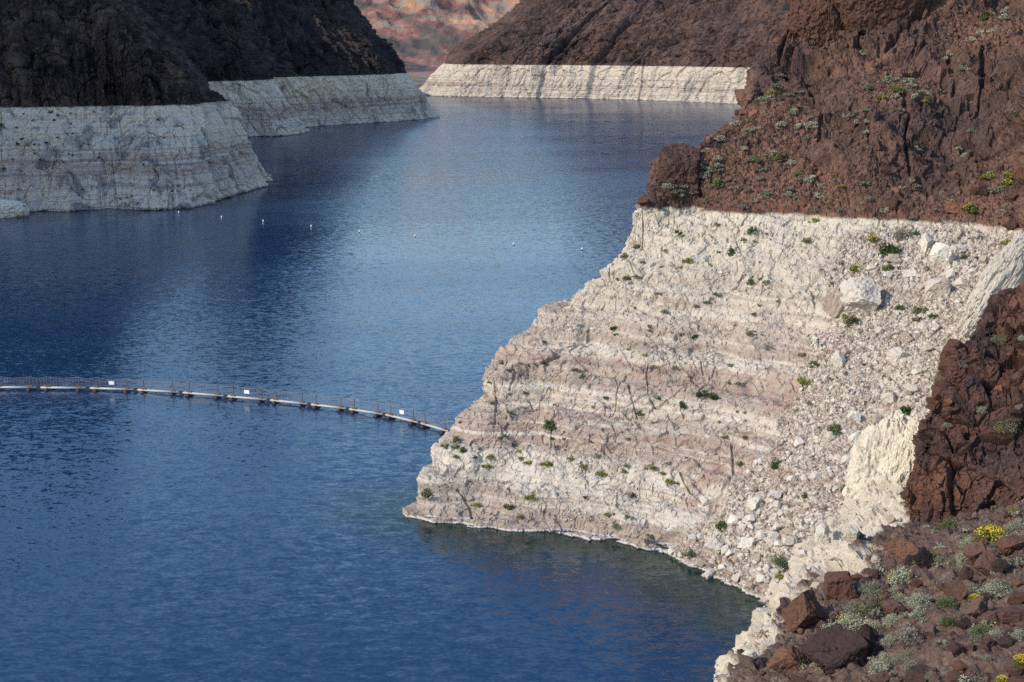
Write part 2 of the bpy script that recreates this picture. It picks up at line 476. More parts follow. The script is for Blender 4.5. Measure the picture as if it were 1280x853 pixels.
# ------------------------------------------------------------------ the main cliff on the right
def mk_main_cliff():
    R = lambda px, py: P(px, py, RING)
    rows = []
    def col(foot, mids, ring, ups):
        f = np.array(foot, float)
        below = f + (f - ring) * np.array([0.12, 0.12, 0]); below[2] = -6
        return [below, f] + [np.array(m, float) for m in mids] + [np.array(ring, float)] + [np.array(u, float) for u in ups]
    def lerp(a, b, t, z=None, bulge=0.0):
        q = a + (b - a) * t
        if z is not None: q[2] = z
        return q
    cols = []
    # left edge of the spur, seen in profile
    ring1 = R(792, 259); y1 = ring1[1]
    foot1 = P(514, 637, 0)
    prof = [(536, 588, 0.10), (566, 532, 0.24), (602, 492, 0.36), (606, 462, 0.45), (652, 420, 0.58), (684, 391, 0.68), (742, 350, 0.80), (776, 306, 0.92)]
    m1 = [D(px, py, foot1[1] + (y1 - foot1[1]) * t) for px, py, t in prof]
    ups1 = [D(816, 251, y1 + 2), D(826, 205, y1 + 8), D(905, 150, y1 + 20), D(938, 108, y1 + 30), D(965, 60, y1 + 42), D(1003, -4, y1 + 60), D(1060, -110, y1 + 92), D(1110, -260, y1 + 150)]
    fz = [m[2] for m in m1]
    # two columns behind it (back of the spur)
    for off in ((105, 240), (34, 70)):
        o = np.array([off[0], off[1], 0.0])
        cols.append(col(foot1 + o * 0.9, [m + o * 0.9 for m in m1], ring1 + o, [u + o * 0.95 for u in ups1]))
    cols.append(col(foot1, m1, ring1, ups1))
    def std(fpx, fpy, rpx, rpy, ups, ts=None, foot=None, ring=None, sag=0.0):
        f = P(fpx, fpy, 0) if foot is None else np.array(foot, float)
        r = R(rpx, rpy) if ring is None else np.array(ring, float)
        ms = []
        for z in fz:
            t = z / RING
            tt = t - sag * math.sin(math.pi * t)
            q = f + (r - f) * tt; q[2] = z
            ms.append(q)
        return col(f, ms, r, [D(a, b, r[1] + c) for a, b, c in ups])
    cols.append(std(585, 656, 842, 262, [(866, 252, 3), (868, 205, 9), (940, 150, 22), (973, 108, 32), (1000, 60, 44), (1035, -4, 62), (1080, -110, 95), (1120, -260, 150)], sag=-0.02))
    cols.append(std(690, 667, 912, 265, [(920, 253, 3), (925, 208, 10), (975, 150, 23), (1005, 108, 33), (1036, 60, 45), (1070, -4, 63), (1110, -110, 96), (1150, -260, 150)], sag=0.02))
    cols.append(std(770, 678, 980, 268, [(986, 255, 3), (992, 208, 10), (1025, 150, 24), (1050, 108, 34), (1075, 60, 46), (1105, -4, 64), (1140, -110, 97), (1180, -260, 150)], sag=0.01))
    cols.append(std(836, 692, 1060, 272, [(1064, 258, 3), (1070, 208, 11), (1085, 150, 26), (1102, 108, 36), (1125, 60, 48), (1150, -4, 66), (1180, -110, 99), (1215, -260, 150)], sag=0.02))
    cols.append(std(895, 720, 1130, 275, [(1132, 260, 3), (1135, 208, 14), (1145, 150, 30), (1158, 108, 40), (1175, 60, 52), (1200, -4, 70), (1225, -110, 102), (1255, -260, 150)], sag=0.04))
    cols.append(std(935, 742, 1195, 279, [(1196, 262, 4), (1198, 208, 17), (1205, 150, 33), (1215, 108, 43), (1230, 60, 55), (1250, -4, 73), (1275, -110, 104), (1300, -260, 150)], sag=0.06))
    c6f = np.array([46.0, 172.0, 0])
    cols.append(std(0, 0, 1268, 285, [(1270, 262, 5), (1270, 208, 18), (1275, 150, 32), (1282, 108, 42), (1295, 60, 54), (1310, -4, 72), (1330, -110, 104), (1350, -260, 150)], foot=c6f, sag=0.06))
    c7f = np.array([52.0, 152.0, 0])
    c7r = np.array([95.0, 205.0, RING])
    cols.append(std(0, 0, 0, 0, [(1390, 275, 4), (1390, 210, 12), (1395, 150, 24), (1400, 108, 33), (1410, 60, 44), (1420, -4, 60), (1440, -110, 90), (1450, -260, 140)], foot=c7f, ring=c7r))
    c8f = np.array([58.0, 138.0, 0])
    c8r = np.array([108.0, 165.0, RING])
    cols.append(std(0, 0, 0, 0, [(1600, 270, 2), (1610, 210, 8), (1620, 150, 14), (1630, 108, 22), (1640, 60, 30), (1650, -4, 44), (1660, -110, 70), (1680, -260, 120)], foot=c8f, ring=c8r))
    nu = [50, 90, 160, 150, 150, 160, 120, 110, 110, 70, 50]
    nv = [16, 44, 58, 54, 42, 48, 46, 48, 52, 34, 12, 60, 110, 72, 72, 90, 50, 20]
    G = loft(cols, nu, nv, 0.55)
    for _ in range(2):
        G[1:-1, 1:-1] = (G[1:-1, 1:-1] * 2 + G[:-2, 1:-1] + G[2:, 1:-1] + G[1:-1, :-2] + G[1:-1, 2:]) / 6
    px, py, dep = project(G)
    N = grid_normals(G)
    z = G[..., 2]
    # masks laid on the ground
    def blob(cx, cy, rx, ry):
        return np.exp(-(((px - cx) / rx) ** 2 + ((py - cy) / ry) ** 2))
    q = G + 0.0
    wob = fbm(G / 9.0, 3, 91)
    talp = [(1045, 296), (1100, 284), (1420, 280), (1420, 700), (1000, 900), (905, 760), (836, 694), (858, 668), (905, 622), (935, 590), (962, 545), (985, 500), (1003, 470), (1018, 425), (1062, 400), (1030, 350)]
    t0 = in_poly(px + wob * 14, py + wob * 14, talp).astype(F32)
    for _ in range(5):
        t0[1:-1, 1:-1] = (t0[1:-1, 1:-1] + t0[:-2, 1:-1] + t0[2:, 1:-1] + t0[1:-1, :-2] + t0[1:-1, 2:]) / 5
    tal = t0 * (z < RING + 0.5)
    lines = np.zeros_like(tal)
    for cx, cy, rx, ry in ((690, 575, 110, 12), (740, 590, 90, 12), (770, 600, 40, 20), (905, 410, 70, 16), (850, 445, 90, 16), (900, 340, 70, 14), (1010, 330, 50, 14), (820, 370, 60, 12), (720, 410, 40, 9), (690, 645, 70, 8), (770, 660, 40, 12)):
        lines = np.maximum(lines, blob(cx, cy, rx, ry) * 0.9)
    tal = np.clip(tal + lines * sstep(-0.2, 0.3, fbm(G / 5.0, 3, 14)), 0, 1) * (z < RING + 0.5)
    ub = np.zeros_like(tal)     # rubble slopes on the brown part
    for cx, cy, rx, ry in ((900, 215, 90, 32), (980, 165, 70, 40), (975, 235, 120, 24), (1230, 262, 80, 20), (1010, 255, 90, 14), (1100, 115, 60, 30), (1220, 40, 60, 30)):
        ub = np.maximum(ub, blob(cx, cy, rx, ry))
    tal = np.where(z > RING, np.clip(ub * 1.2, 0, 1), tal)
    red = np.zeros_like(tal)
    for cx, cy, rx, ry, a in ((885, 595, 38, 38, 1.0), (872, 632, 26, 12, 0.9), (985, 500, 42, 30, 0.8), (1030, 505, 40, 25, 0.6), (845, 470, 70, 9, 0.8), (660, 448, 45, 12, 0.8),
                              (760, 452, 50, 10, 0.6), (680, 522, 70, 10, 0.7), (850, 552, 90, 10, 0.7), (960, 480, 40, 12, 0.7), (940, 410, 40, 14, 0.5), (1120, 320, 30, 10, 0.4), (800, 430, 60, 10, 0.5), (650, 530, 40, 10, 0.6), (1010, 580, 30, 20, 0.4)):
        red = np.maximum(red, blob(cx, cy, rx, ry) * a)
    red *= sstep(-0.35, 0.15, fbm(G / 3.0, 4, 52))
    var = np.zeros_like(tal)  # desert varnish, plus gully and ridge shade painted as dark patches
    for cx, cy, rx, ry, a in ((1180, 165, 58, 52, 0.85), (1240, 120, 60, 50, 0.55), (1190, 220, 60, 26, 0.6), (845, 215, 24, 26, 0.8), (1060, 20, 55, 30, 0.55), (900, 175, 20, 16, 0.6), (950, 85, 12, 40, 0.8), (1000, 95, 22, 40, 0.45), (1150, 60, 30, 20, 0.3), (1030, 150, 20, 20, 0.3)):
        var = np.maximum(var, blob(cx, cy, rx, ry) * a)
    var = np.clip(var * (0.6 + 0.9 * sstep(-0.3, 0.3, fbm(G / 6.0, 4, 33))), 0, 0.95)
    # ---- displacement
    rockm = 1 - tal
    lower = sstep(RING + 1, RING - 1, z)
    Gw = warp(G, 16.0, 1.3, 3)
    big = ridged(Gw / np.array([22.0, 22, 26]), 3, 5, 0.45)
    up = 1 - lower
    d = big * (1.0 * lower + 2.8 * up)
    iso = np.where(up[..., None] > 0.5, np.array([7.0, 7.0, 6.5]), np.array([7.5, 7.5, 3.0]))
    f1, e1 = facet(Gw / iso, 21)
    iso = np.where(up[..., None] > 0.5, np.array([2.7, 2.7, 2.7]), np.array([2.6, 2.6, 1.15]))
    f2, e2 = facet(warp(G, 5.0, 0.4, 8) / iso, 31)
    f2 = f2 * sstep(0.0, 0.08, e2)
    f3, e3 = facet(G / np.array([1.0, 1.0, 0.62]), 41)
    f4, e4 = facet(G / 0.45, 43)
    f0, e0 = facet(warp(G, 30.0, 2.0, 18) / np.array([15.0, 15.0, 12.0]), 19)
    d += up * rockm * ((f0 * 3.4 - 0.4) * sstep(0.0, 0.16, e0) - 0.6)
    f1 = f1 * sstep(0.0, 0.10, e1)
    d += rockm * (f1 * (0.75 * lower + 2.0 * up) + f2 * (0.46 * lower + 1.15 * up) + f3 * (0.20 * lower + 0.50 * up) + f4 * (0.045 * lower + 0.10 * up))
    pit = perlin(G / np.array([0.9, 0.9, 0.7]), 47)
    d -= lower * 0.35 * sstep(0.42, 0.62, pit)
    # fissures: straight joints, steep, here and there
    fv, fe = facet(warp(G, 12.0, 0.6, 66) / np.array([6.0, 6.0, 11.0]), 67)
    d -= rockm * 0.45 * sstep(0.03, 0.0, fe) * sstep(0.0, 0.3, fbm(G / 12.0, 3, 71))
    gv, ge = facet(G / np.array([2.6, 2.6, 4.5]), 68)
    d -= rockm * 0.22 * sstep(0.04, 0.0, ge) * sstep(0.05, 0.3, fbm(G / 7.0, 3, 73))
    d -= rockm * up * 0.8 * sstep(0.07, 0.0, e1) * sstep(-0.1, 0.3, fbm(G / 11.0, 3, 72))
    # benches left by falling water
    zw = z + fbm(G / np.array([9.0, 9.0, 9.0]), 3, 61) * 0.9
    for per, amp, ph in ((4.6, 1.45, 0.7), (1.55, 0.50, 0.3)):
        ph_ = (zw / per + ph) % 1.0
        saw = np.where(ph_ < 0.66, ph_ / 0.66, (1 - ph_) / 0.34)
        d += amp * (saw - 0.5) * lower * np.clip(rockm + 0.3, 0, 1) * sstep(37, 29, z) * np.clip(0.8 + fbm(G / 20.0, 2, 62) * 0.8, 0.15, 1.3)
    d += fbm(G / 1.6, 4, 81, 0.55) * (0.13 + 0.30 * up)
    r1, re1 = facet(G / 1.25, 55); r2, re2 = facet(G / 0.55, 56)
    d += tal * ((0.42 - re1) * -0.0 + r1 * 0.32 + sstep(0.0, 0.45, re1) * 0.34 + sstep(0, 0.4, re2) * 0.16)
    # gully lines running down the face
    vg = ridged(np.stack([G[..., 0], G[..., 1], z * 0.18], -1) / 13.0, 3, 44, 0.5)
    d += vg * 0.65 * lower * rockm
    # the larger clefts and block edges
    def carve(pts, w_, dp):
        m = np.zeros_like(z)
        for (ax, ay), (bx, by) in zip(pts[:-1], pts[1:]):
            t = np.clip(((px - ax) * (bx - ax) + (py - ay) * (by - ay)) / ((bx - ax) ** 2 + (by - ay) ** 2), 0, 1)
            q_ = np.hypot(px - ax - t * (bx - ax), py - ay - t * (by - ay)) + wob2 * w_
            m = np.maximum(m, sstep(w_, w_ * 0.25, q_))
        return m * dp
    wob2 = fbm(G / 2.2, 2, 97) * 1.1
    for pts, w_, dp in (([(1162, -8), (1151, 20), (1129, 43), (1108, 57)], 5, 4.0), ([(1052, -5), (1068, 18), (1077, 40), (1070, 64)], 5, 3.2), ([(1226, 52), (1231, 95), (1222, 130), (1211, 152)], 4, 2.6),
                        ([(1083, 148), (1086, 170), (1081, 196)], 3, 1.6), ([(986, 34), (975, 72), (985, 104)], 4, 2.2), ([(1122, 120), (1135, 150), (1128, 190), (1140, 222)], 4, 2.2), ([(880, 190), (870, 215), (874, 240)], 3, 1.5), ([(1012, 110), (1030, 140), (1024, 175)], 3.5, 1.8), ([(1180, 60), (1196, 95), (1190, 120)], 3.5, 1.8),
                        ([(803, 262), (804, 285), (801, 305)], 1.6, 0.7), ([(914, 556), (916, 605), (900, 622), (880, 633), (862, 615), (851, 592)], 1.8, 0.8), ([(786, 482), (791, 503), (797, 520)], 1.7, 0.6), ([(619, 478), (621, 505), (619, 533)], 1.4, 0.45), ([(634, 447), (645, 466), (637, 490)], 1.4, 0.45), ([(572, 612), (586, 630), (590, 648)], 1.7, 0.6)):
        d -= carve(pts, w_, dp)
    d -= up * 2.6 * blob(1176, 158, 34, 34) + up * 1.6 * blob(1235, 190, 30, 22) - up * 2.4 * blob(1120, 175, 40, 50) - up * 2.0 * blob(1060, 100, 40, 30) - up * 1.8 * blob(960, 175, 30, 30)
    # thin calcite shelf at the waterline
    d += 0.30 * sstep(-0.3, 0.1, z) * sstep(0.55, 0.3, z)
    d *= sstep(-5, -1, z) * 0.9 + 0.1
    d[:3] *= 0.3
    V = G + N * d[..., None]
    # keep the mineral line level: brown starts where it started
    me = raw_mesh('cliff_right', V.reshape(-1, 3), grid_faces(*z.shape))
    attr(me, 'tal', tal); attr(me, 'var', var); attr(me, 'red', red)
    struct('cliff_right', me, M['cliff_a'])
    return V, tal, foot1, [P(585, 656, 0), P(690, 667, 0), P(770, 678, 0), P(836, 692, 0), P(895, 720, 0), P(935, 742, 0), c6f, c7f, c8f]

# ------------------------------------------------------------------ the hill the photographer stands on
B_LINE = [P(870, 1250, RING), P(893, 1010, RING), P(934, 858, RING), P(950, 838, RING), P(982, 790, RING), P(1006, 745, RING), P(1062, 718, RING), P(1108, 682, RING), P(1126, 662, RING),
          np.array([33.0, 104.0, RING]), np.array([42.0, 113.0, RING]), np.array([62.0, 119.0, RING]), np.array([110.0, 122.0, RING])]
B_SHELF = [2.0, 2.0, 1.8, 1.9, 2.3, 2.8, 4.6, 6.5, 7.0, 8.0, 6.0, 5.0, 5.0]

def b_height(x, y):
    best = np.full(x.shape, 1e9); sg = np.zeros(x.shape); sh = np.zeros(x.shape)
    for i in range(len(B_LINE) - 1):
        ax, ay = B_LINE[i][:2]; bx, by = B_LINE[i + 1][:2]
        dx, dy = bx - ax, by - ay
        t = np.clip(((x - ax) * dx + (y - ay) * dy) / (dx * dx + dy * dy), 0, 1)
        ex, ey = x - (ax + t * dx), y - (ay + t * dy)
        dd = np.hypot(ex, ey)
        side = (dx * (y - ay) - dy * (x - ax)) < 0
        up = dd < best
        best = np.where(up, dd, best)
        sg = np.where(up, np.where(side, 1.0, -1.0), sg)
        sh = np.where(up, B_SHELF[i] * (1 - t) + B_SHELF[i + 1] * t, sh)
    s = best * sg
    z = np.where(s > 0, RING + 0.36 * s + 0.004 * s * s, RING + 0.62 * s)
    over = np.maximum(-s - sh, 0)
    z = np.where(over > 0, RING - 0.62 * sh - over * 3.4, z)
    return np.maximum(z, -5.0), s, sh

def mk_near_hill():
    xs = np.arange(-14, 66, 0.115); ys = np.arange(36, 128, 0.125)
    xs = xs[(xs < 52)]
    X, Y = np.meshgrid(xs, ys, indexing='ij')
    Z, s, sh = b_height(X, Y)
    G = np.stack([X, Y, Z], -1)
    for _ in range(6):
        G[1:-1, 1:-1, 2] = (G[1:-1, 1:-1, 2] * 2 + G[:-2, 1:-1, 2] + G[2:, 1:-1, 2] + G[1:-1, :-2, 2] + G[1:-1, 2:, 2]) / 6
    N = grid_normals(G)
    up = sstep(-0.4, 0.6, s)
    Gw = warp(G, 5.0, 1.0, 3)
    f1, e1 = facet(Gw / 3.4, 121); f2, e2 = facet(Gw / 1.35, 131); f3, e3 = facet(G / 0.5, 141)
    d = ridged(Gw / 12.0, 3, 7, 0.45) * (0.35 * up + 0.9 * (1 - up))
    d += f1 * (0.25 * up + 0.95 * (1 - up)) + f2 * (0.16 * up + 0.55 * (1 - up)) + f3 * (0.09 * up + 0.30 * (1 - up))
    d -= (1 - up) * 0.4 * sstep(0.28, 0.5, perlin(G / 0.7, 147))
    d -= (0.5 * sstep(0.10, 0, e1) + 0.2 * sstep(0.1, 0, e2)) * (1 - up)
    d += fbm(G / 1.1, 4, 61, 0.55) * 0.15
    r1, re1 = facet(G / 0.8, 155)
    d += up * (sstep(0, 0.4, re1) * 0.18 + r1 * 0.13)
    V = G + N * d[..., None]
    tal = up * sstep(-0.5, 0.2, fbm(G / 6.0, 3, 15)) * 0.8
    var = np.clip(sstep(0.1, 0.5, fbm(G / 4.0, 3, 18)) * up * 0.6, 0, 1)
    F = grid_faces(*Z.shape)
    keep = (V[..., 2] > -4.5).ravel()
    F = F[keep[F].any(1)]
    me = raw_mesh('near_hill', V.reshape(-1, 3), F)
    attr(me, 'tal', tal); attr(me, 'var', var); attr(me, 'red', np.zeros_like(tal))
    struct('near_hill', me, M['cliff_b'])
    return V, s

def mk_knoll():
    """dark brown crag standing on the near hill"""
    def col(base, mid, mid2, crest, back):
        b = D(*base); c = D(*crest)
        b2 = b.copy(); b2[2] -= 5
        k = D(*back); k2 = k.copy(); k2[2] = 36; k2[1] += 3
        return [b2, b, D(*mid), D(*mid2), c, k, k2]
    cols = [
        col((1165, 640, 104), (1168, 610, 104), (1172, 580, 104.5), (1176, 545, 105), (1195, 560, 107)),
        col((1142, 655, 96), (1140, 628, 96.6), (1148, 590, 97.2), (1158, 553, 98), (1180, 560, 103)),
        col((1124, 666, 91.5), (1127, 640, 92), (1134, 595, 93.2), (1148, 545, 95), (1178, 545, 101)),
        col((1150, 668, 90), (1152, 625, 91), (1158, 560, 93.5), (1176, 482, 97), (1200, 470, 104)),
        col((1178, 664, 89), (1180, 615, 90), (1186, 530, 93.5), (1199, 432, 99), (1225, 420, 106)),
        col((1215, 656, 88), (1218, 600, 89.5), (1222, 510, 94), (1228, 400, 101), (1255, 390, 109)),
        col((1252, 648, 87), (1254, 590, 89), (1258, 490, 94.5), (1262, 384, 103), (1285, 370, 111)),
        col((1295, 640, 86), (1296, 575, 88.5), (1298, 470, 95), (1294, 352, 105), (1320, 330, 113)),
        col((1370, 630, 84), (1372, 560, 87), (1376, 440, 95), (1380, 300, 107), (1400, 270, 116)),
        col((1480, 620, 82), (1482, 545, 86), (1486, 410, 95), (1490, 250, 108), (1500, 220, 118)),
    ]
    G = loft(cols, [40, 60, 90, 90, 100, 100, 100, 90, 50], [20, 90, 130, 150, 60, 30], 0.5)
    for _ in range(2):
        G[1:-1, 1:-1] = (G[1:-1, 1:-1] * 2 + G[:-2, 1:-1] + G[2:, 1:-1] + G[1:-1, :-2] + G[1:-1, 2:]) / 6
    N = grid_normals(G)
    Gw = warp(G, 5.0, 1.0, 23)
    f1, e1 = facet(Gw / np.array([2.4, 2.4, 3.8]), 221); f2, e2 = facet(Gw / np.array([0.95, 0.95, 1.4]), 231); f3, e3 = facet(G / 0.38, 241)
    d = ridged(Gw / np.array([7.0, 7.0, 12.0]), 3, 7, 0.5) * 0.8
    f4, e4 = facet(G / 0.19, 251)
    d += f1 * 0.85 + f2 * 0.40 + f3 * 0.17 + f4 * 0.06
    d -= (0.5 * sstep(0.07, 0, e1) + 0.12 * sstep(0.07, 0, e2)) * sstep(-0.2, 0.2, fbm(G / 3.0, 3, 77))
    d += fbm(G / 0.8, 4, 261, 0.55) * 0.12
    V = G + N * d[..., None]
    px, py, dep = project(G)
    var = np.clip(0.75 * np.exp(-(((px - 1250) / 50) ** 2 + ((py - 580) / 35) ** 2)) + 0.5 * sstep(0.1, 0.4, fbm(G / 3.5, 3, 218)), 0, 0.9)
    me = raw_mesh('crag', V.reshape(-1, 3), grid_faces(*V.shape[:2]))
    # all weathered brown, whatever its height
    attr(me, 'tal', np.zeros_like(var)); attr(me, 'var', var); attr(me, 'red', np.zeros_like(var))
    struct('brown_crag_hill', me, M['knoll'])
    return V

# ------------------------------------------------------------------ cliffs across the water
def gully(V, U, hx, hz, seed, lean=0.0):
    q = np.stack([(U + lean * V[..., 2]) / hx, np.zeros_like(U) + seed * 0.37, V[..., 2] / hz], -1)
    return ridged(warp(q, 1.5, 0.25, seed), 4, seed + 2, 0.5)

def cleft(V, U, hx, hz, seed, w, lean=0.0):
    q = np.stack([(U + lean * V[..., 2]) / hx, np.zeros_like(U) + seed * 0.37, V[..., 2] / hz], -1)
    q = warp(q, 1.0, 0.20, seed)
    return sstep(w, 0.0, np.abs(perlin(q, seed))) * sstep(-0.15, 0.2, fbm(q * 0.7 + 5.0, 2, seed + 3))

def far_cliff(name, cols, nu, nv, mat, amp, hs, seed, facets, clefts=(), lean=0.0, smooth=2):
    G = loft(cols, nu, nv, 0.55)
    for _ in range(smooth):
        G[1:-1, 1:-1] = (G[1:-1, 1:-1] * 2 + G[:-2, 1:-1] + G[2:, 1:-1] + G[1:-1, :-2] + G[1:-1, 2:]) / 6
    N = grid_normals(G)
    N[..., 2] *= 0.35
    z = G[..., 2]
    up = sstep(RING - 3, RING + 10, z)
    rr_ = G[:, G.shape[1] // 3, :2]
    U = np.concatenate([[0], np.cumsum(np.linalg.norm(np.diff(rr_, axis=0), axis=1))])[:, None] + np.zeros_like(z)
    d = np.zeros_like(z)
    for (hx, hz, w, a_lo, a_up) in clefts:
        seed += 17
        d -= cleft(G, U, hx, hz, seed, w, lean) * (a_lo * (1 - up) + a_up * up)
    for (hx, hz, a_lo, a_up) in hs:
        seed += 13
        d += gully(G, U, hx, hz, seed, lean) * (a_lo * (1 - up) + a_up * up)
    for (sx, sz, a_lo, a_up) in facets:
        seed += 7
        f, e = facet(warp(G, sx * 2, sx * 0.4, seed) / np.array([sx, sx, sz]), seed)
        a = a_lo * (1 - up) + a_up * up
        d += f * a - sstep(0.12, 0, e) * a * 0.7
    d += 0.9 * sstep(-0.5, 0.5, z) * sstep(2.2, 1.0, z)
    d *= sstep(-6, 0, z)
    V = G + N * d[..., None]
    me = raw_mesh(name, V.reshape(-1, 3), grid_faces(*z.shape))
    zero = np.zeros_like(z)
    for k in ('tal', 'var', 'red'): attr(me, k, zero)
    struct(name, me, mat)
    return V

def mk_left_cliff():
    def col(f, r, ups, k=0.5):
        f = np.array(f, float); r = np.array(r, float)
        b = f.copy(); b[2] = -8
        m1 = f + (r - f) * 0.28; m1[2] = 15
        m2 = f + (r - f) * 0.62; m2[2] = 31
        return [b, f, m1, m2, r] + [np.array(u, float) for u in ups]
    def rr(px, y): return D(px, 0, y) * np.array([1, 1, 0]) + np.array([0, 0, RING])
    def ring(px, py):
        return P(px, py, RING)
    def up(px, y, lst): return [D(a, b, y + c) for a, b, c in lst]
    cols = []
    f = np.array([-560.0, 230, 0]); r = np.array([-600.0, 250, RING])  # unseen wall columns, added and raised to block the sun from this cliff
    cols.append(col(f, r, [r + np.array(o) for o in ((-8, 2, 20), (-26, 5, 60), (-60, 8, 120), (-110, 15, 190), (-220, 20, 260))]))
    f = np.array([-470.0, 400, 0]); r = np.array([-508.0, 425, RING])
    cols.append(col(f, r, [r + np.array(o) for o in ((-8, 4, 40), (-18, 8, 130), (-32, 14, 230), (-50, 25, 330), (-90, 60, 430))]))
    f = np.array([-345.0, 540, 0]); r = np.array([-380.0, 585, RING])
    cols.append(col(f, r, [r + np.array(o) for o in ((-6, 8, 40), (-12, 16, 125), (-22, 26, 225), (-36, 42, 325), (-70, 85, 430))]))
    for fp, rp, sh in (((-50, 266), (-60, 135), -30), ((60, 264.5), (55, 134.3), -20), ((140, 263.5), (130, 133.6), -12)):
        f = P(*fp, 0); r = ring(*rp); y = r[1]
        cols.append(col(f, r, up(rp[0], y, [(rp[0] - 2, 100, 8), (rp[0] + sh * 0.5, 55, 22), (rp[0] + sh, 0, 50), (rp[0] + sh * 2, -80, 85), (rp[0] + sh * 4, -160, 160)])))
    f = P(205, 262.5, 0); r = ring(190, 132.6); y = r[1]
    cols.append(col(f, r, up(0, y, [(184, 100, 8), (165, 62, 22), (128, 15, 48), (70, -60, 100), (10, -160, 170)])))
    f = P(244, 259, 0); r = ring(228, 131.6); y = r[1]
    cols.append(col(f, r, up(0, y, [(222, 105, 8), (192, 64, 22), (145, 18, 48), (85, -58, 100), (20, -150, 170)])))
    f = P(262, 251, 0); r = ring(246, 130); y = r[1]
    cols.append(col(f, r, up(0, y, [(236, 108, 10), (205, 62, 28), (150, 12, 58), (92, -58, 112), (28, -150, 180)])))
    f = P(300, 240, 0); r = ring(258, 128.6); y = r[1]
    cols.append(col(f, r, up(0, y, [(242, 108, 16), (209, 60, 40), (152, 12, 72), (95, -58, 124), (30, -150, 190)])))
    f = P(326, 231.5, 0); r = rr(268, f[1] + 12)
    y = r[1]
    cols.append(col(f, r, up(0, y, [(246, 112, 30), (211, 60, 60), (154, 10, 95), (96, -58, 150), (32, -150, 210)])))
    f2 = f + np.array([-18, 75, 0.0]); r2 = r + np.array([-30, 70, 0.0])
    cols.append(col(f2, r2, up(0, y, [(228, 112, 90), (196, 60, 120), (140, 10, 150), (86, -58, 200), (22, -150, 260)])))
    f2 = f + np.array([-130, 260, 0.0]); r2 = r + np.array([-130, 250, 0.0])
    cols.append(col(f2, r2, [r2 + np.array(o) for o in ((-10, 5, 28), (-35, 20, 80), (-70, 45, 135), (-120, 75, 190), (-190, 130, 240))]))
    f2 = f + np.array([-215, 430, 0.0]); r2 = r + np.array([-205, 410, 0.0])
    cols.append(col(f2, r2, [r2 + np.array(o) for o in ((-6, 5, 30), (-14, 15, 80), (-30, 30, 140), (-70, 60, 200), (-140, 100, 250))]))
    nu = [30, 40, 60, 120, 110, 100, 90, 70, 80, 90, 40, 30, 25]
    nv = [8, 45, 55, 50, 50, 80, 70, 35, 20]
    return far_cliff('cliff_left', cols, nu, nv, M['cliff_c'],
                     1.0, [(34, 200, 5.0, 10.0), (12, 90, 3.2, 5.5), (5, 30, 1.2, 2.2)], 300,
                     [(9, 22, 1.6, 2.6), (3.6, 7, 0.8, 1.3), (1.7, 2.4, 0.35, 0.5)], [(26, 150, 0.05, 2.5, 7.0), (9, 60, 0.05, 1.4, 3.0), (4, 16, 0.06, 0.8, 1.2)])

def mk_mid_cliff():
    def col(fpx, fpy, rpx, back, ups, off=(0, 0)):
        f = P(fpx, fpy, 0) + np.array([off[0], off[1], 0.0])
        r = D(rpx, 100, f[1] + back); r[2] = RING
        r[0] += off[0] * 0
        b = f.copy(); b[2] = -8
        m1 = f + (r - f) * 0.32; m1[2] = 15
        m2 = f + (r - f) * 0.64; m2[2] = 31
        return [b, f, m1, m2, r] + [D(a, bb, r[1] + c) for a, bb, c in ups]
    cols = []
    cols.append(col(120, 193, 60, 20, [(52, 75, 15), (40, 45, 40), (20, 5, 75), (-20, -50, 130), (-60, -120, 200)]))
    cols.append(col(240, 178.5, 200, 20, [(200, 78, 15), (190, 45, 40), (165, 5, 75), (120, -50, 130), (80, -120, 200)]))
    cols.append(col(302, 172, 268, 18, [(265, 80, 15), (255, 48, 40), (232, 5, 75), (190, -50, 130), (150, -120, 200)]))
    cols.append(col(350, 170, 318, 18, [(312, 80, 15), (300, 48, 42), (276, 5, 78), (235, -50, 130), (195, -120, 200)]))
    cols.append(col(376, 167.5, 330, 18, [(326, 80, 16), (316, 50, 45), (300, 5, 80), (262, -50, 130), (220, -120, 200)]))
    cols.append(col(373, 161, 338, 12, [(338, 82, 18), (332, 50, 45), (318, 5, 80), (282, -80, 125), (240, -180, 190)]))  # unseen tops from here on raised to keep sun off the headland
    cols.append(col(405, 157.5, 388, 12, [(384, 80, 14), (374, 50, 38), (352, 5, 75), (310, -90, 125), (270, -200, 190)]))
    cols.append(col(470, 153.5, 445, 10, [(436, 76, 14), (418, 46, 38), (388, 5, 75), (345, -100, 120), (305, -220, 190)]))
    cols.append(col(520, 150, 482, 8, [(466, 74, 14), (444, 45, 38), (412, 4, 75), (368, -75, 120), (330, -140, 190)]))
    cols.append(col(542, 147.3, 500, 14, [(485, 74, 20), (461, 45, 45), (430, 2, 85), (388, -65, 130), (345, -140, 200)]))
    f = P(542, 147.3, 0)
    cols.append(col(542, 147.3, 488, 110, [(474, 76, 30), (452, 55, 60), (430, 30, 95), (400, 0, 150), (350, -30, 220)], off=(-20, 95)))
    cols.append(col(542, 147.3, 420, 430, [(405, 78, 30), (385, 68, 60), (365, 60, 95), (330, 52, 150), (280, 45, 220)], off=(-150, 420)))
    nu = [25, 60, 70, 50, 30, 60, 90, 80, 50, 40, 20]
    nv = [6, 32, 34, 30, 40, 55, 60, 35, 20]
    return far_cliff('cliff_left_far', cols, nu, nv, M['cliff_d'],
                     1.0, [(50, 260, 7.0, 15.0), (18, 110, 4.2, 8.0), (8, 45, 1.6, 3.2)], 500,
                     [(14, 30, 2.4, 4.0), (5.5, 9, 1.2, 2.0), (2.8, 3.6, 0.55, 0.9)], [(40, 200, 0.05, 3.5, 10.0), (14, 90, 0.05, 2.2, 4.5)], 0.15)

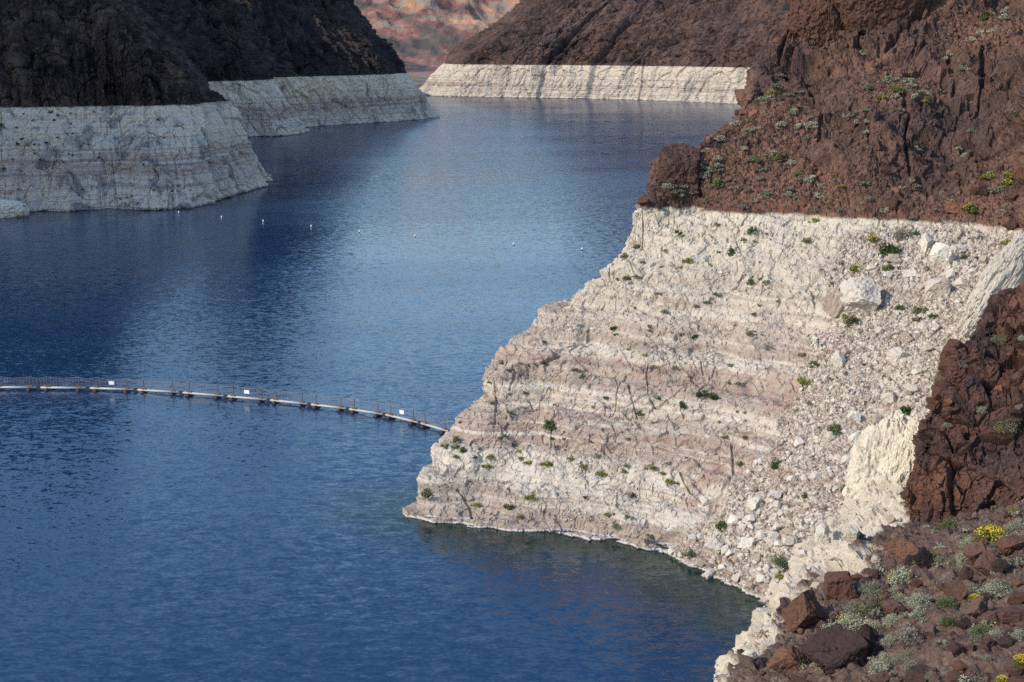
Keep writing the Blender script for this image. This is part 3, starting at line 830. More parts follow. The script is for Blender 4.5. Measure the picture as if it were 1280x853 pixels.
def mk_far_cliff():
    def col(fpx, fpy, rpx, back, ups, f=None):
        f = P(fpx, fpy, 0) if f is None else f
        r = D(rpx, 100, f[1] + back); r[2] = RING
        b = f.copy(); b[2] = -8
        m1 = f + (r - f) * 0.35; m1[2] = 15
        m2 = f + (r - f) * 0.66; m2[2] = 31
        return [b, f, m1, m2, r] + [D(a, bb, r[1] + c) for a, bb, c in ups]
    cols = []
    f0 = P(516, 118.5, 0)
    fb = f0 + np.array([140, 420, 0.0])
    cols.append(col(0, 0, 600, 60, [(630, 58, 40), (655, 35, 100), (690, 0, 190), (740, -50, 320), (800, -120, 480)], fb))
    fb = f0 + np.array([28, 110, 0.0])
    cols.append(col(0, 0, 566, 30, [(596, 55, 30), (632, 28, 90), (664, 0, 190), (715, -50, 320), (780, -120, 480)], fb))
    cols.append(col(516, 118.6, 552, 15, [(585, 60, 22), (628, 30, 90), (664, 0, 180), (712, -50, 310), (775, -120, 470)]))
    cols.append(col(548, 120.5, 575, 22, [(610, 58, 22), (645, 30, 85), (682, -2, 170), (730, -55, 300), (790, -125, 460)]))
    cols.append(col(598, 121.5, 610, 22, [(640, 56, 24), (668, 30, 80), (702, -5, 165), (748, -58, 290), (805, -130, 450)]))
    cols.append(col(650, 122.5, 652, 22, [(672, 58, 24), (696, 30, 80), (728, -6, 160), (772, -60, 280), (828, -132, 440)]))
    cols.append(col(720, 123.5, 722, 22, [(735, 58, 24), (755, 30, 78), (785, -6, 155), (826, -60, 275), (878, -132, 430)]))
    cols.append(col(800, 125.5, 800, 22, [(812, 58, 24), (828, 30, 76), (852, -6, 150), (890, -60, 270), (935, -132, 420)]))
    cols.append(col(870, 128, 870, 22, [(880, 58, 24), (892, 30, 74), (910, -6, 148), (940, -60, 265), (980, -132, 410)]))
    cols.append(col(940, 131, 940, 22, [(946, 58, 22), (955, 30, 72), (968, -6, 145), (992, -60, 260), (1030, -132, 400)]))
    cols.append(col(1040, 135, 1040, 22, [(1042, 58, 22), (1048, 30, 70), (1056, -6, 140), (1075, -60, 255), (1105, -132, 390)]))
    cols.append(col(1180, 141, 1180, 22, [(1182, 58, 22), (1186, 30, 70), (1192, -6, 140), (1205, -60, 255), (1225, -132, 390)]))
    nu = [15, 30, 40, 55, 60, 75, 85, 80, 80, 60, 30]
    nv = [5, 26, 28, 26, 36, 50, 55, 40, 25]
    return far_cliff('cliff_far', cols, nu, nv, M['cliff_e'],
                     1.0, [(170, 420, 6.0, 26.0), (55, 150, 4.0, 12.0), (20, 45, 1.8, 5.0)], 700,
                     [(24, 34, 2.2, 5.0), (10, 13, 1.4, 2.6), (5.5, 6.5, 0.7, 1.3)], [(90, 600, 0.06, 6.0, 14.0), (30, 200, 0.05, 3.5, 6.0)], -0.22)

def mk_far_hills():
    xs = np.arange(-1250, 700, 4.5); ys = np.concatenate([np.arange(2900, 3500, 7.0), np.arange(3500, 4500, 4.0), np.arange(4500, 6200, 20.0)])
    X, Y = np.meshgrid(xs, ys, indexing='ij')
    p = np.stack([X, Y, np.zeros_like(X)], -1)
    pw = warp(p, 700.0, 80.0, 3)
    r = ridged(pw / np.array([520.0, 900.0, 1e4]), 4, 11, 0.45)
    r2 = ridged(pw / np.array([130.0, 260.0, 1e4]), 3, 21, 0.45)
    base = (Y - 2950) * 0.035 + 0.42 * np.maximum(Y - 3450 - 0.18 * X, 0)
    base = np.where(base > 330, 330 + (base - 330) * 0.25, base)
    ramp = sstep(3000, 3700, Y)
    z = 6 + base + ramp * (r * 70 + r2 * 26) + fbm(p / 80.0, 5, 31, 0.5) * 14 * ramp
    z = np.where(Y < 2960, -4, np.maximum(z, 2))
    G = np.stack([X, Y, z], -1)
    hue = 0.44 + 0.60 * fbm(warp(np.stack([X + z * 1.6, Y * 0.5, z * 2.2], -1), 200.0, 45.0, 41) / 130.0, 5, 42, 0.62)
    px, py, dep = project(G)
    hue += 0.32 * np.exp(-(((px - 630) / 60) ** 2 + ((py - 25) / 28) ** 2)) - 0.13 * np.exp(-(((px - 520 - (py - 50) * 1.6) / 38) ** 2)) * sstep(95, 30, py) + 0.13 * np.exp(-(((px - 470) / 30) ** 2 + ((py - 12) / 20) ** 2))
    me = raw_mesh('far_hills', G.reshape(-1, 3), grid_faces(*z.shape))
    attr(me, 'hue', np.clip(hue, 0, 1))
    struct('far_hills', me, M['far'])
    # low gravel shore in the gap
    cols = []
    for px in (380, 440, 480, 505, 530, 560, 600):
        f = P(px, 108.0 if px < 520 else 106, 0)
        b = f.copy(); b[2] = -6
        cols.append([b, f, D(px, 102, f[1] + 130), D(px + 2, 96.5, f[1] + 330), D(px + 4, 93, f[1] + 560), D(px + 6, 92, f[1] + 900)])
    G = loft(cols, [12] * 6, [4, 12, 14, 14, 8])
    G[..., 2] += fbm(G / 60.0, 4, 9) * 2.2
    struct('shore', raw_mesh('shore', G.reshape(-1, 3), grid_faces(*G.shape[:2]), True), M['shore'])

def mk_water(foot_line):
    def steps(*seg):
        return np.unique(np.concatenate([np.arange(a, b, c) for a, b, c in seg]).round(3))
    xs = steps((-3200, -520, 130), (-520, -260, 3.0), (-260, 62, 0.85), (62, 330, 3.0), (330, 3300, 130))
    ys = steps((-800, 100, 60), (100, 640, 0.85), (640, 2160, 2.2), (2160, 3300, 90))
    X, Y = np.meshgrid(xs, ys, indexing='ij')
    best = np.full(X.shape, 1e9)
    for a, b in zip(foot_line[:-1], foot_line[1:]):
        dx, dy = b[0] - a[0], b[1] - a[1]
        t = np.clip(((X - a[0]) * dx + (Y - a[1]) * dy) / (dx * dx + dy * dy), 0, 1)
        best = np.minimum(best, np.hypot(X - a[0] - t * dx, Y - a[1] - t * dy))
    p = np.stack([X, Y, 0 * X], -1)
    shal = sstep(20, 2, best + fbm(p / 8.0, 3, 4) * 6) * 0.9
    # wind ripples: crests lie across the lake, patches of calmer and rougher water
    q = np.stack([X * 0.92 + Y * 0.38, Y * 0.92 - X * 0.38, 0 * X + 0.5], -1)
    patch = 0.85 + 0.6 * np.clip(fbm(q / np.array([160.0, 60.0, 1]), 3, 6), -0.4, 0.5)
    near = sstep(760, 520, Y) * sstep(-300, -255, X) * sstep(70, 58, X)
    near = np.where(X > 60, 0, near)
    mid = sstep(2150, 1900, Y) * sstep(-510, -440, X) * sstep(325, 280, X) * sstep(104, 130, Y)
    z = near * patch * (WAVE_N1 * fbm(q / np.array([7.0, 3.2, 1]), 2, 71, 0.45) + WAVE_N2 * (0.5 - np.abs(perlin(q / np.array([3.4, 1.9, 1]), 75))))
    z += mid * patch * (1 - 0.6 * near) * WAVE_F * fbm(q / np.array([11.0, 6.0, 1]), 2, 81, 0.45)
    p[..., 2] = z
    me = raw_mesh('water', p.reshape(-1, 3), grid_faces(*X.shape), True)
    attr(me, 'shal', shal)
    struct('water', me, M['water'])
WAVE_N1, WAVE_N2, WAVE_F = 0.17, 0.14, 0.30

VA, TALA, FOOT1, FEET = mk_main_cliff()
VB, SB = mk_near_hill()
VK = mk_knoll()
VC = mk_left_cliff()
VD = mk_mid_cliff()
VE = mk_far_cliff()
mk_far_hills()
mk_water([FOOT1] + FEET)
# ------------------------------------------------------------------ what lies where: visible surface points of the ground
def visible_table(surfs, cell=4):
    pts, nrm = [], []
    for V in surfs:
        pts.append(V.reshape(-1, 3)); nrm.append(grid_normals(V).reshape(-1, 3))
    pts = np.concatenate(pts); nrm = np.concatenate(nrm)
    px, py, dep = project(pts)
    ok = (px > -40) & (px < 1320) & (py > -40) & (py < 900) & (dep > 5)
    pts, nrm, px, py, dep = pts[ok], nrm[ok], px[ok], py[ok], dep[ok]
    nx = 1360 // cell + 1
    key = ((py + 40) // cell).astype(int) * nx + ((px + 40) // cell).astype(int)
    mn = np.full(key.max() + nx + 2, 1e9)
    np.minimum.at(mn, key, dep)
    vis = dep < mn[key] + 2.5
    pts, nrm, px, py, dep, key = pts[vis], nrm[vis], px[vis], py[vis], dep[vis], key[vis]
    o = np.argsort(key, kind='stable')
    return dict(p=pts[o], n=nrm[o], px=px[o], py=py[o], dep=dep[o], key=key[o], nx=nx, cell=cell)

TAB = visible_table([VA, VB, VK, VC])

def ground_at(px, py):
    T = TAB; c = T['cell']
    best, bi = 1e9, -1
    ky, kx = int((py + 40) // c), int((px + 40) // c)
    for rad in (1, 2, 4):
        for dy in range(-rad, rad + 1):
            k0 = (ky + dy) * T['nx'] + kx - rad
            a = np.searchsorted(T['key'], k0); b = np.searchsorted(T['key'], k0 + 2 * rad, side='right')
            if b > a:
                d = (T['px'][a:b] - px) ** 2 + (T['py'][a:b] - py) ** 2
                j = int(np.argmin(d))
                if d[j] < best: best, bi = d[j], a + j
        if bi >= 0 and best < 30: break
    if bi < 0: return None
    return T['p'][bi], T['n'][bi], float(T['dep'][bi])

# ------------------------------------------------------------------ stones
def ico(sub):
    bm = bmesh.new()
    bmesh.ops.create_icosphere(bm, subdivisions=sub, radius=1.0)
    v = np.array([x.co[:] for x in bm.verts]); f = np.array([[y.index for y in x.verts] for x in bm.faces])
    bm.free()
    return v, f

def stone_shape(sub, seed, cuts=9, rough=0.05, lo=0.50, hi=0.84, block=True):
    r = np.random.default_rng(seed)
    v, f = ico(sub)
    pl = []
    if block:                                            # three pairs of roughly square joints, then chipped corners
        q, _ = np.linalg.qr(r.normal(size=(3, 3)))
        for k in range(3):
            for sg in (-1, 1):
                n = q[k] * sg + r.normal(size=3) * 0.16
                pl.append((n / np.linalg.norm(n), r.uniform(0.50, 0.72)))
    for k in range(cuts):
        n = r.normal(size=3); pl.append((n / np.linalg.norm(n), r.uniform(lo + 0.1, hi + 0.04)))
    for n, d in pl:
        s = v @ n
        v = v - np.where(s > d, s - d, 0)[:, None] * n
    if sub >= 3:
        q = v * 1.7 + seed * 3.1
        fa, fe = facet(q * 1.5, seed)
        fb, fe2 = facet(q * 4.0, seed + 1)
        n = v / np.linalg.norm(v, axis=1, keepdims=True)
        v = v + n * (fbm(q, 4, seed, 0.6) * rough * 0.8 + fa * rough * 0.8 + (fb * rough * 0.45 if sub >= 4 else 0))[:, None]
    return v, f

STONES_HI = [stone_shape(3, 40 + i) for i in range(9)]
STONES_LO = [stone_shape(1, 80 + i, 4, 0.0, 0.6, 0.9) for i in range(10)]
_stone_meshes = {}
def stone_mesh(kind, mat, i):
    k = (kind, mat, i)
    if k not in _stone_meshes:
        v, f = (STONES_HI)[i % len(STONES_HI)]
        me = raw_mesh(kind, v, f)
        me.materials.append(M[mat])
        _stone_meshes[k] = me
    return _stone_meshes[k]

def place_stone(name, pos, size, mat, label, cat='boulder', group=None, sink=0.25, yaw=None, i=None, tilt=0.25, big=None):
    """size = full width, depth, height in metres"""
    i = random.randrange(9) if i is None else i
    if big is not None:
        v, f = stone_shape(5 if big else 4, 200 + i + random.randrange(60), 8, 0.10)
        me = raw_mesh(name, v, f); me.materials.append(M[mat])
    else:
        me = stone_mesh(name, mat, i)
    o = bpy.data.objects.new(name, me); COL.objects.link(o)
    sx, sy, sz = size
    o.scale = (sx / 1.7, sy / 1.7, sz / 1.7)
    o.location = (pos[0], pos[1], pos[2] + sz * (0.5 - sink))
    o.rotation_euler = (random.uniform(-tilt, tilt), random.uniform(-tilt, tilt), random.uniform(0, 6.28) if yaw is None else yaw)
    tag(o, label, cat, group)
    return o

def stone_field(name, pos, size, mat, seed):
    """a mass of small stones, one object"""
    r = np.random.default_rng(seed)
    n = len(pos)
    VV, FF, TT = [], [], []
    base = 0
    which = r.integers(0, len(STONES_LO), n)
    for k, (v, f) in enumerate(STONES_LO):
        idx = np.where(which == k)[0]
        if not len(idx): continue
        m = len(idx)
        q = r.normal(size=(m, 4)); q /= np.linalg.norm(q, axis=1, keepdims=True)
        w, x, y, z = q.T
        Rm = np.stack([1 - 2 * (y * y + z * z), 2 * (x * y - z * w), 2 * (x * z + y * w), 2 * (x * y + z * w), 1 - 2 * (x * x + z * z), 2 * (y * z - x * w),
                       2 * (x * z - y * w), 2 * (y * z + x * w), 1 - 2 * (x * x + y * y)], -1).reshape(m, 3, 3)
        sc = r.uniform(0.55, 1.1, (m, 1, 3))
        vv = np.einsum('mij,mvj->mvi', Rm, v[None] * sc) * size[idx][:, None, None] * 0.62 + pos[idx][:, None, :]
        ff = f[None] + (np.arange(m) * len(v))[:, None, None] + base
        base += m * len(v)
        VV.append(vv.reshape(-1, 3)); FF.append(ff.reshape(-1, 3)); TT.append(np.repeat(r.random(m), len(v)))
    me = raw_mesh(name, np.concatenate(VV), np.concatenate(FF))
    attr(me, 'tint', np.concatenate(TT))
    o = link(name, me, M[mat]); o['kind'] = 'stuff'
    return o

# ------------------------------------------------------------------ shrubs
def foliage_mesh(name, n, leaf, shape, seed, mat, clumps=14):
    r = np.random.default_rng(seed)
    cd = r.normal(size=(clumps, 3)); cd[:, 2] = np.abs(cd[:, 2]) * 0.9 + 0.05
    cd /= np.linalg.norm(cd, axis=1, keepdims=True)
    cr = r.uniform(0.45, 0.95, (clumps, 1))
    cc = cd * cr
    k = r.integers(0, clumps, n)
    p = cc[k] + r.normal(size=(n, 3)) * (0.17 if shape != 'open' else 0.20)
    if shape == 'low': p[:, 2] *= 0.6
    if shape == 'open': p[:, 2] *= 1.15
    p[:, 2] = np.abs(p[:, 2])
    d = r.normal(size=(n, 3)) * 0.7 + p; d /= np.linalg.norm(d, axis=1, keepdims=True) + 1e-9
    s = np.cross(d, r.normal(size=(n, 3))); s /= np.linalg.norm(s, axis=1, keepdims=True) + 1e-9
    L = leaf * r.uniform(0.7, 1.4, (n, 1))
    wd = L * (0.42 if shape != 'open' else 0.30)
    a = p - d * L * 0.5; b = p + s * wd; c = p + d * L * 0.6; e = p - s * wd
    v = np.stack([a, b, c, e], 1).reshape(-1, 3)
    f = np.arange(n * 4).reshape(n, 4)
    me = raw_mesh(name, v, f)
    attr(me, 'tint', np.repeat(np.clip(r.random(n) * 0.7 + r.random(clumps)[k] * 0.3, 0, 1), 4))
    me.materials.append(M[mat])
    return me

def twig_mesh(name, n, seed, thick=0.018):
    r = np.random.default_rng(seed)
    V, Fc = [], []
    for k in range(n):
        d = r.normal(size=3); d[2] = abs(d[2]) + 0.5; d /= np.linalg.norm(d)
        mid = d * 0.45 + np.array([0, 0, 0.06]); tip = d * r.uniform(0.8, 1.0) + r.normal(size=3) * 0.08
        pts = [np.array([0, 0, -0.15]), mid, tip]
        b = len(V)
        s = np.cross(d, [0.3, 0.5, 0.1]); s /= np.linalg.norm(s); t = np.cross(d, s)
        for q, rad in zip(pts, (thick * 1.4, thick, thick * 0.35)):
            for j in range(3):
                a = j * 2.0944
                V.append(q + (s * math.cos(a) + t * math.sin(a)) * rad)
        for i in range(2):
            for j in range(3):
                Fc.append([b + i * 3 + j, b + i * 3 + (j + 1) % 3, b + i * 3 + 3 + (j + 1) % 3, b + i * 3 + 3 + j])
    me = raw_mesh(name, np.array(V), np.array(Fc)); attr(me, 'tint', r.random(len(V)))
    me.materials.append(M['twig'])
    return me

def petal_mesh(name, n, size, seed, spread=1.0):
    r = np.random.default_rng(seed)
    p = r.normal(size=(n, 3)); p[:, 2] = np.abs(p[:, 2]) + spread
    spread = 0.98
    p /= np.linalg.norm(p, axis=1, keepdims=True); p *= r.uniform(0.92, 1.14, (n, 1)) * spread
    a = r.normal(size=(n, 3)); a /= np.linalg.norm(a, axis=1, keepdims=True)
    u = np.cross(a, r.normal(size=(n, 3))); u /= np.linalg.norm(u, axis=1, keepdims=True)
    w_ = np.cross(a, u)
    v = np.stack([p + (u * math.cos(t) + w_ * math.sin(t)) * size for t in (0.3, 1.87, 3.44, 5.0)], 1).reshape(-1, 3)
    me = raw_mesh(name, v, np.arange(n * 4).reshape(n, 4)); attr(me, 'tint', np.repeat(r.random(n), 4))
    me.materials.append(M['petal'])
    return me

KINDS = {  # letter: foliage material, shape, words, flowers
    's': ('sage', 'dome', 'pale sage grey', False), 'g': ('green', 'dome', 'green', False), 'd': ('dark', 'dome', 'dark green', False),
    'o': ('olive', 'dome', 'olive', False), 'y': ('yellow', 'dome', 'yellow flowered', True), 'l': ('lime', 'low', 'yellow green', False),
    't': ('tan', 'open', 'dry tan', False), 'k': ('grey', 'low', 'grey green', False), 'w': ('olive', 'open', 'sprawling olive', False), 'q': ('sage', 'dome', 'sage grey with yellow flowers', True)}
LOM, HIM = {}, {}
for si, (kk, (mt, shp, wd, fl)) in enumerate(KINDS.items()):
    LOM[kk] = [foliage_mesh('shrub', 520, 0.20, shp, 900 + si * 7 + j, 'leaf_' + mt) for j in range(3)]
    HIM[kk] = ([foliage_mesh('foliage', 3000 if shp != 'open' else 1400, 0.085, shp, 1300 + si * 7 + j, 'leaf_' + mt, 26) for j in range(2)], [twig_mesh('stem', 26 if shp != 'open' else 60, 1500 + si * 3 + j) for j in range(2)])
PET_LO = [petal_mesh('flowers', 60, 0.10, 1700 + j) for j in range(2)]
PET_HI = [petal_mesh('flowers', 420, 0.05, 1710 + j, 1.15) for j in range(2)]
PET_SP = [petal_mesh('flowers', 70, 0.04, 1720 + j, 0.5) for j in range(2)]

def shrub(pos, r_m, kind, label, group, hi):
    mt, shp, wd, fl = KINDS[kind]
    yaw = random.uniform(0, 6.28)
    sc = (r_m * random.uniform(0.92, 1.12), r_m * random.uniform(0.85, 1.1), r_m * random.uniform(0.8, 1.05))
    if hi:
        root = bpy.data.objects.new('shrub', None); COL.objects.link(root)
        root.empty_display_size = 0.2
        j = random.randrange(2)
        link('foliage', HIM[kind][0][j], None, root)
        link('stem', HIM[kind][1][j], None, root)
        if fl: link('flowers', (PET_HI if kind == 'y' else PET_SP)[j], None, root)
    else:
        root = link('shrub', random.choice(LOM[kind]))
        if fl: link('flowers', random.choice(PET_LO), None, root)
    root.location = (pos[0], pos[1], pos[2] - 0.06 * r_m)
    root.rotation_euler = (random.uniform(-0.15, 0.15), random.uniform(-0.15, 0.15), yaw)
    root.scale = sc
    tag(root, label, 'shrub', group)
    return root
# ------------------------------------------------------------------ shrubs by where they grow
# (px, py, radius px, kind)
SH_WHITE = [(848,289,4.5,'d'),(853,294,3.5,'k'),(896.5,281.6,4,'o'),(941,288,6.5,'g'),(929,298,4,'o'),(914,313,6,'d'),(898,315,3,'g'),(796,307.5,4.5,'o'),(782,319,5.5,'o'),(803,327,4,'k'),(832,313,4,'k'),
 (860,324,6,'l'),(827,334,3.2,'o'),(850,334,3.6,'o'),(887,331,3,'l'),(784,345.5,6,'o'),(797,343.5,5.5,'k'),(771,349,3.4,'k'),(788,354,3.4,'k'),(822,364,4.4,'k'),(897,365,5,'k'),(884,375,4.4,'k'),(870,383,4,'k'),(831,387,4.6,'k'),
 (943,302,3,'o'),(958,292,2.6,'o'),(939,352,4.5,'g'),(941,345.5,3.5,'k'),(950,348,3.5,'k'),(957,351,4.5,'k'),(944,391,4.4,'k'),(972,376,2.6,'o'),(950,381,3,'o'),(794,384,2.8,'d'),(767,409,4.5,'d'),(770,418,3.8,'g'),(812,407,3.8,'g'),(812,413,3,'g'),
 (806,444,4,'g'),(785,436,3,'k'),(816,457,5,'k'),(842,458,4.5,'k'),(853,418,3.8,'g'),(869,420,4.5,'d'),(938,416,5,'o'),(962,431,5.5,'k'),(913,456,3.8,'g'),(926,477,5.5,'k'),(911,477,4.2,'k'),(823,497,4.2,'g'),(801,516,5.2,'g'),
 (756.5,497,3.6,'o'),(741.5,508,3,'o'),(906,544,4.5,'l'),(931,546,4,'g'),(931,515,3,'o'),(922,514,2.8,'o'),(899,527,3,'o'),(785,549,3,'o'),(863,470,3.4,'g'),(932,526,2.8,'o'),(680,427,3.4,'g'),(659,456,4.2,'g'),(668,455,3.8,'k'),(680,454,3.6,'d'),
 (627,452,4.2,'k'),(638,463,3.6,'o'),(718,460,6,'k'),(728,468,4.8,'g'),(656,491,3.6,'g'),(611,478,2.8,'g'),(637,492,3.2,'k'),(638,516,4.2,'o'),(616,503,4,'k'),(576,528,2.8,'o'),(686,486,2.8,'g'),(693,506,2.4,'d'),(735,414,2.6,'g'),
 (557,556,5,'o'),(570,548,5.5,'o'),(569,557,5.5,'o'),(579,561,4.4,'g'),(570,569,4.4,'l'),(613,568,4.6,'l'),(609,580,6,'l'),(594,571,3.4,'d'),(650,572,4.2,'l'),(661,576,5.2,'l'),(715,571,5,'l'),(728,580,5.2,'l'),(534,616,7.5,'o'),(597,629,5.5,'l'),
 (635,632,5.5,'o'),(664,619,6.5,'l'),(650,645,4.5,'o'),(732,621,4,'o'),(625,547,3.4,'o'),(631,545,3.8,'g'),(642,556,3.4,'o'),(648,564,3.8,'l'),(747.5,568,4.5,'k'),(780,588,4.2,'o'),(782,581,3.8,'k'),(814,582,6,'o'),
 (828.5,590,4.4,'o'),(847,604,3.4,'o'),(837,576.5,5.5,'k'),(789,618,4.4,'o'),(760.6,641,4.4,'o'),(768,643,2.8,'o'),(786,646,5,'o'),(811,667,5,'k'),(772,656,5.5,'k'),(695,558,3,'k'),(600,561,3,'k'),(705,548,3,'o'),(690,548,3,'o')]
SH_COVE = [(1127,291.5,9,'t'),(1144,290.6,5,'g'),(1069,332,8,'l'),(1111,333,7,'g'),(1124,334,4,'g'),(1104.7,282,3,'o'),(1205,320,4.5,'g'),(1161,336,4,'g'),(1247,353,4.5,'g'),(1124,383,5,'g'),(1149,386,7,'o'),(1165,394,5,'g'),
 (1061,396,9,'o'),(1227,383,4,'g'),(1213,389,3.6,'k'),(1147,398,5,'o'),(1040,354,4,'d'),(1053,329,4,'k'),(1260,327,4,'k'),(1214,327,3.4,'k'),(1028,430,4.2,'d'),(1076,412,5.5,'k'),(1003,440,5.5,'k'),(1018,454,6.5,'g'),
 (1116,522,4.4,'k'),(1044,535,8.5,'g'),(1024,534.6,4.2,'g'),(1040,471,4.5,'k'),(1141,465,4,'k'),(1114,473,4,'k'),(1052,509,4,'k'),(1013,501,4.8,'k'),(925,579,4.4,'o'),(902,655,7.5,'g'),(863,691,6.5,'g'),(977,660,6.5,'g'),(920,696,6,'o'),
 (1058,610,6.5,'g'),(1035,634,4.5,'g'),(1007,618,4.5,'g'),(1080,455,3.2,'g'),(1005,655,4,'k'),(1009,298,6,'o'),(1066,345,4,'k'),(975,718,7,'l')]
SH_UPPER = [(1257,12,5,'s'),(1255,20,5,'s'),(1225,40,6,'s'),(1254,37,6.5,'k'),(1241,37,5,'s'),(1215,48,4.4,'s'),(1180,67,5,'s'),(1187,66,5,'s'),(1183,72,5,'s'),(1203,84,5.5,'s'),(1115,94,8,'k'),(1105,99,7,'k'),(1136,99,5.5,'s'),(1141,104,5,'s'),
 (1122,110,7,'w'),(1114,108,5,'l'),(1134,113,4.2,'s'),(1103,118,6,'l'),(1119,118,4.4,'s'),(1151,114,4.6,'s'),(1143,119,5.5,'s'),(1156,123,5,'l'),(1158,114,5,'s'),(1174,113,3.4,'s'),(1087,107,6,'g'),(1077,65,4.4,'s'),(1056,145,4,'s'),(1063,144,4,'k'),
 (1073,151,4.4,'s'),(1085,150.6,4.6,'s'),(1070,139,4.4,'k'),(1083,135,4.4,'k'),(1215,128,3.8,'s'),(1266,140,4,'s'),(1126,134,5,'k'),(1200,184,4,'s'),(1206,193,4.6,'s'),(1214,160,5,'k'),(1267,139,4,'s'),(1083,165,4,'s'),(1083,184,4,'k'),
 (1139,225,3.6,'s'),(1146,231.6,3.6,'s'),(1178,240,4.4,'s'),(1256,234,6,'k'),(1270,240,5,'s'),(1273,208,6,'k'),(1106,262,5,'s'),(1142,269,6.5,'k'),(1252,262,6,'k'),(1261,254,6,'k'),(1237,272,5,'k'),(1051,231,4.4,'l'),(1080,227,5.5,'k'),(1085,247,5,'t'),
 (1126,234,4,'s'),(833,231,5.5,'s'),(826,241,4.4,'s'),(854,229,6.5,'s'),(850,236,5,'k'),(861,228,5,'s'),(867,238,5,'s'),(875,207,4.6,'s'),(895,196,6,'s'),(882,187,5,'s'),(901,172,6,'s'),(920,152,5.5,'s'),(919,171,6,'k'),(934,160,5,'k'),(946,160,5.5,'s'),
 (939,147,5,'k'),(976,154,5,'s'),(998,156,5,'s'),(1015,155,7,'s'),(1013,146,5,'s'),(1008,170,4.4,'k'),(1022,183,5,'k'),(963,190,6.5,'s'),(991,201,5.5,'s'),(1012,221,6.5,'s'),(1002,221,6,'k'),(999,214,6,'w'),(1024,243,6,'s'),(1028,231,4.4,'s'),
 (988,234,4.8,'k'),(986.5,242,4.4,'s'),(997,245,5,'k'),(959,238,5,'k'),(956,244,5,'k'),(920,232,5,'k'),(912,222,6,'k'),(895,229,8,'g'),(881,217,6,'s'),(884,210,5,'s'),(897,204,6,'s'),(902,210,5,'k'),(944,199,6,'g'),(935,197,5,'k'),(971,195,8,'w'),
 (950,221,5,'k'),(976,202,5,'k'),(927,256,6.5,'k'),(911,257,6,'k'),(1037,251,5,'l'),(1002,275,5,'k'),(853,243,5,'s'),(841,238,4.4,'s'),(965,112,8,'l'),(958,120,7,'k'),(970,105,6,'k'),(952,126,6,'g'),(987,116,5,'k'),(999,112,5,'k'),(1012,124,6,'s'),
 (1001,66,5,'k'),(1010,12,4,'s'),(1000,19,4,'k'),(976,92,4.4,'k'),(1015,154,5,'s'),(975,128,5,'k'),(990,138,5,'s'),(965,145,4,'k'),(985,150,4,'k'),(945,175,4,'s'),(930,185,4.4,'s'),(955,210,4.4,'k'),(935,235,4.4,'k'),(945,250,4,'s'),(900,245,4,'k'),(880,250,4.4,'k'),(1020,262,4,'k'),(1050,262,4,'k')]
SH_NEAR = [(1162,690,13,'l'),(1129,717,16,'q'),(1150,747,11,'s'),(1127,749,10,'q'),(1095,750,20,'w'),(1094,729,11,'k'),(1197,709,8,'s'),(1205,694,9,'s'),(1242,736,15,'s'),(1219,746,8,'y'),(1182,751,10,'g'),(1195,747,9,'k'),(1187,776,8,'g'),
 (1170,762,8,'k'),(1147,765,10,'s'),(1117,775,10,'s'),(1090,779,9,'s'),(1136,790,15,'t'),(1114,800,9,'s'),(1175,790,8,'k'),(1162,812,9,'t'),(1100,835,12,'s'),(1272,655,11,'s'),(1267,674,12,'s'),(1277,825,10,'y'),(1255,850,8,'y'),(1215,850,10,'t'),
 (1180,696,8,'k'),(1217,732,8,'k'),(1275,792,8,'s'),(1045,787,14,'s'),(1025,797,13,'k'),(921,835,7,'k'),(954,752,5,'k'),(1075,757,17,'k'),(1087,730,10,'k'),(1255,700,7,'s'),(1160,735,7,'k'),(1228,690,7,'s'),(1140,830,9,'t'),(1085,815,7,'k'),(1245,765,7,'k'),(1203,765,6,'k'),(1234,820,7,'k'),
 (1060,800,8,'k'),(1068,740,9,'k'),(1120,735,7,'s'),(1105,765,7,'k'),(1185,720,7,'t'),(1265,840,8,'k'),(1165,842,8,'k'),(1150,716,7,'k'),(1247,680,8,'k')]
SH_CRAG = [(1178,469,11,'k'),(1203,454,9,'t'),(1227,511,7,'s'),(1184,529.5,6,'s'),(1278,422,6,'s'),(1172,560,5,'k')]
SH_LEFT = [(63,140,3,'d'),(72,144,2.4,'d'),(68,150,2.3,'d'),(90,154,2.4,'d'),(2,155,3,'d'),(21,159,2.5,'d'),(28.5,173,3.2,'d'),(21.5,180,3,'d'),(58,178,2.4,'d'),(44,180,2.3,'d'),(91,193.5,2.5,'d'),(85.5,192.5,2,'d'),(16.5,198.6,2,'d'),(6,211,2.4,'d'),
 (41,150,2.3,'d'),(83,166.5,2,'d'),(91,166.5,2,'d'),(123.5,197,1.9,'d'),(124.5,192,1.8,'d'),(102.5,237,1.9,'d'),(22,237,1.8,'d'),(197.5,149,2.4,'d'),(150,248,2.6,'g'),(165.5,245,2.6,'g'),(157,254,2.4,'o'),(173,254,2.2,'o'),(193,237,2.4,'g'),
 (72,172,1.9,'d'),(43,192,1.9,'d'),(65.5,211,1.7,'d'),(88,142,1.8,'d'),(30.5,142,2,'d'),(118,140,1.8,'d'),(179,205,2.2,'d'),(224,188,1.8,'d'),(205,172,1.8,'d'),(110,180,1.6,'d'),(50,200,1.6,'d'),(135,168,1.6,'d')]
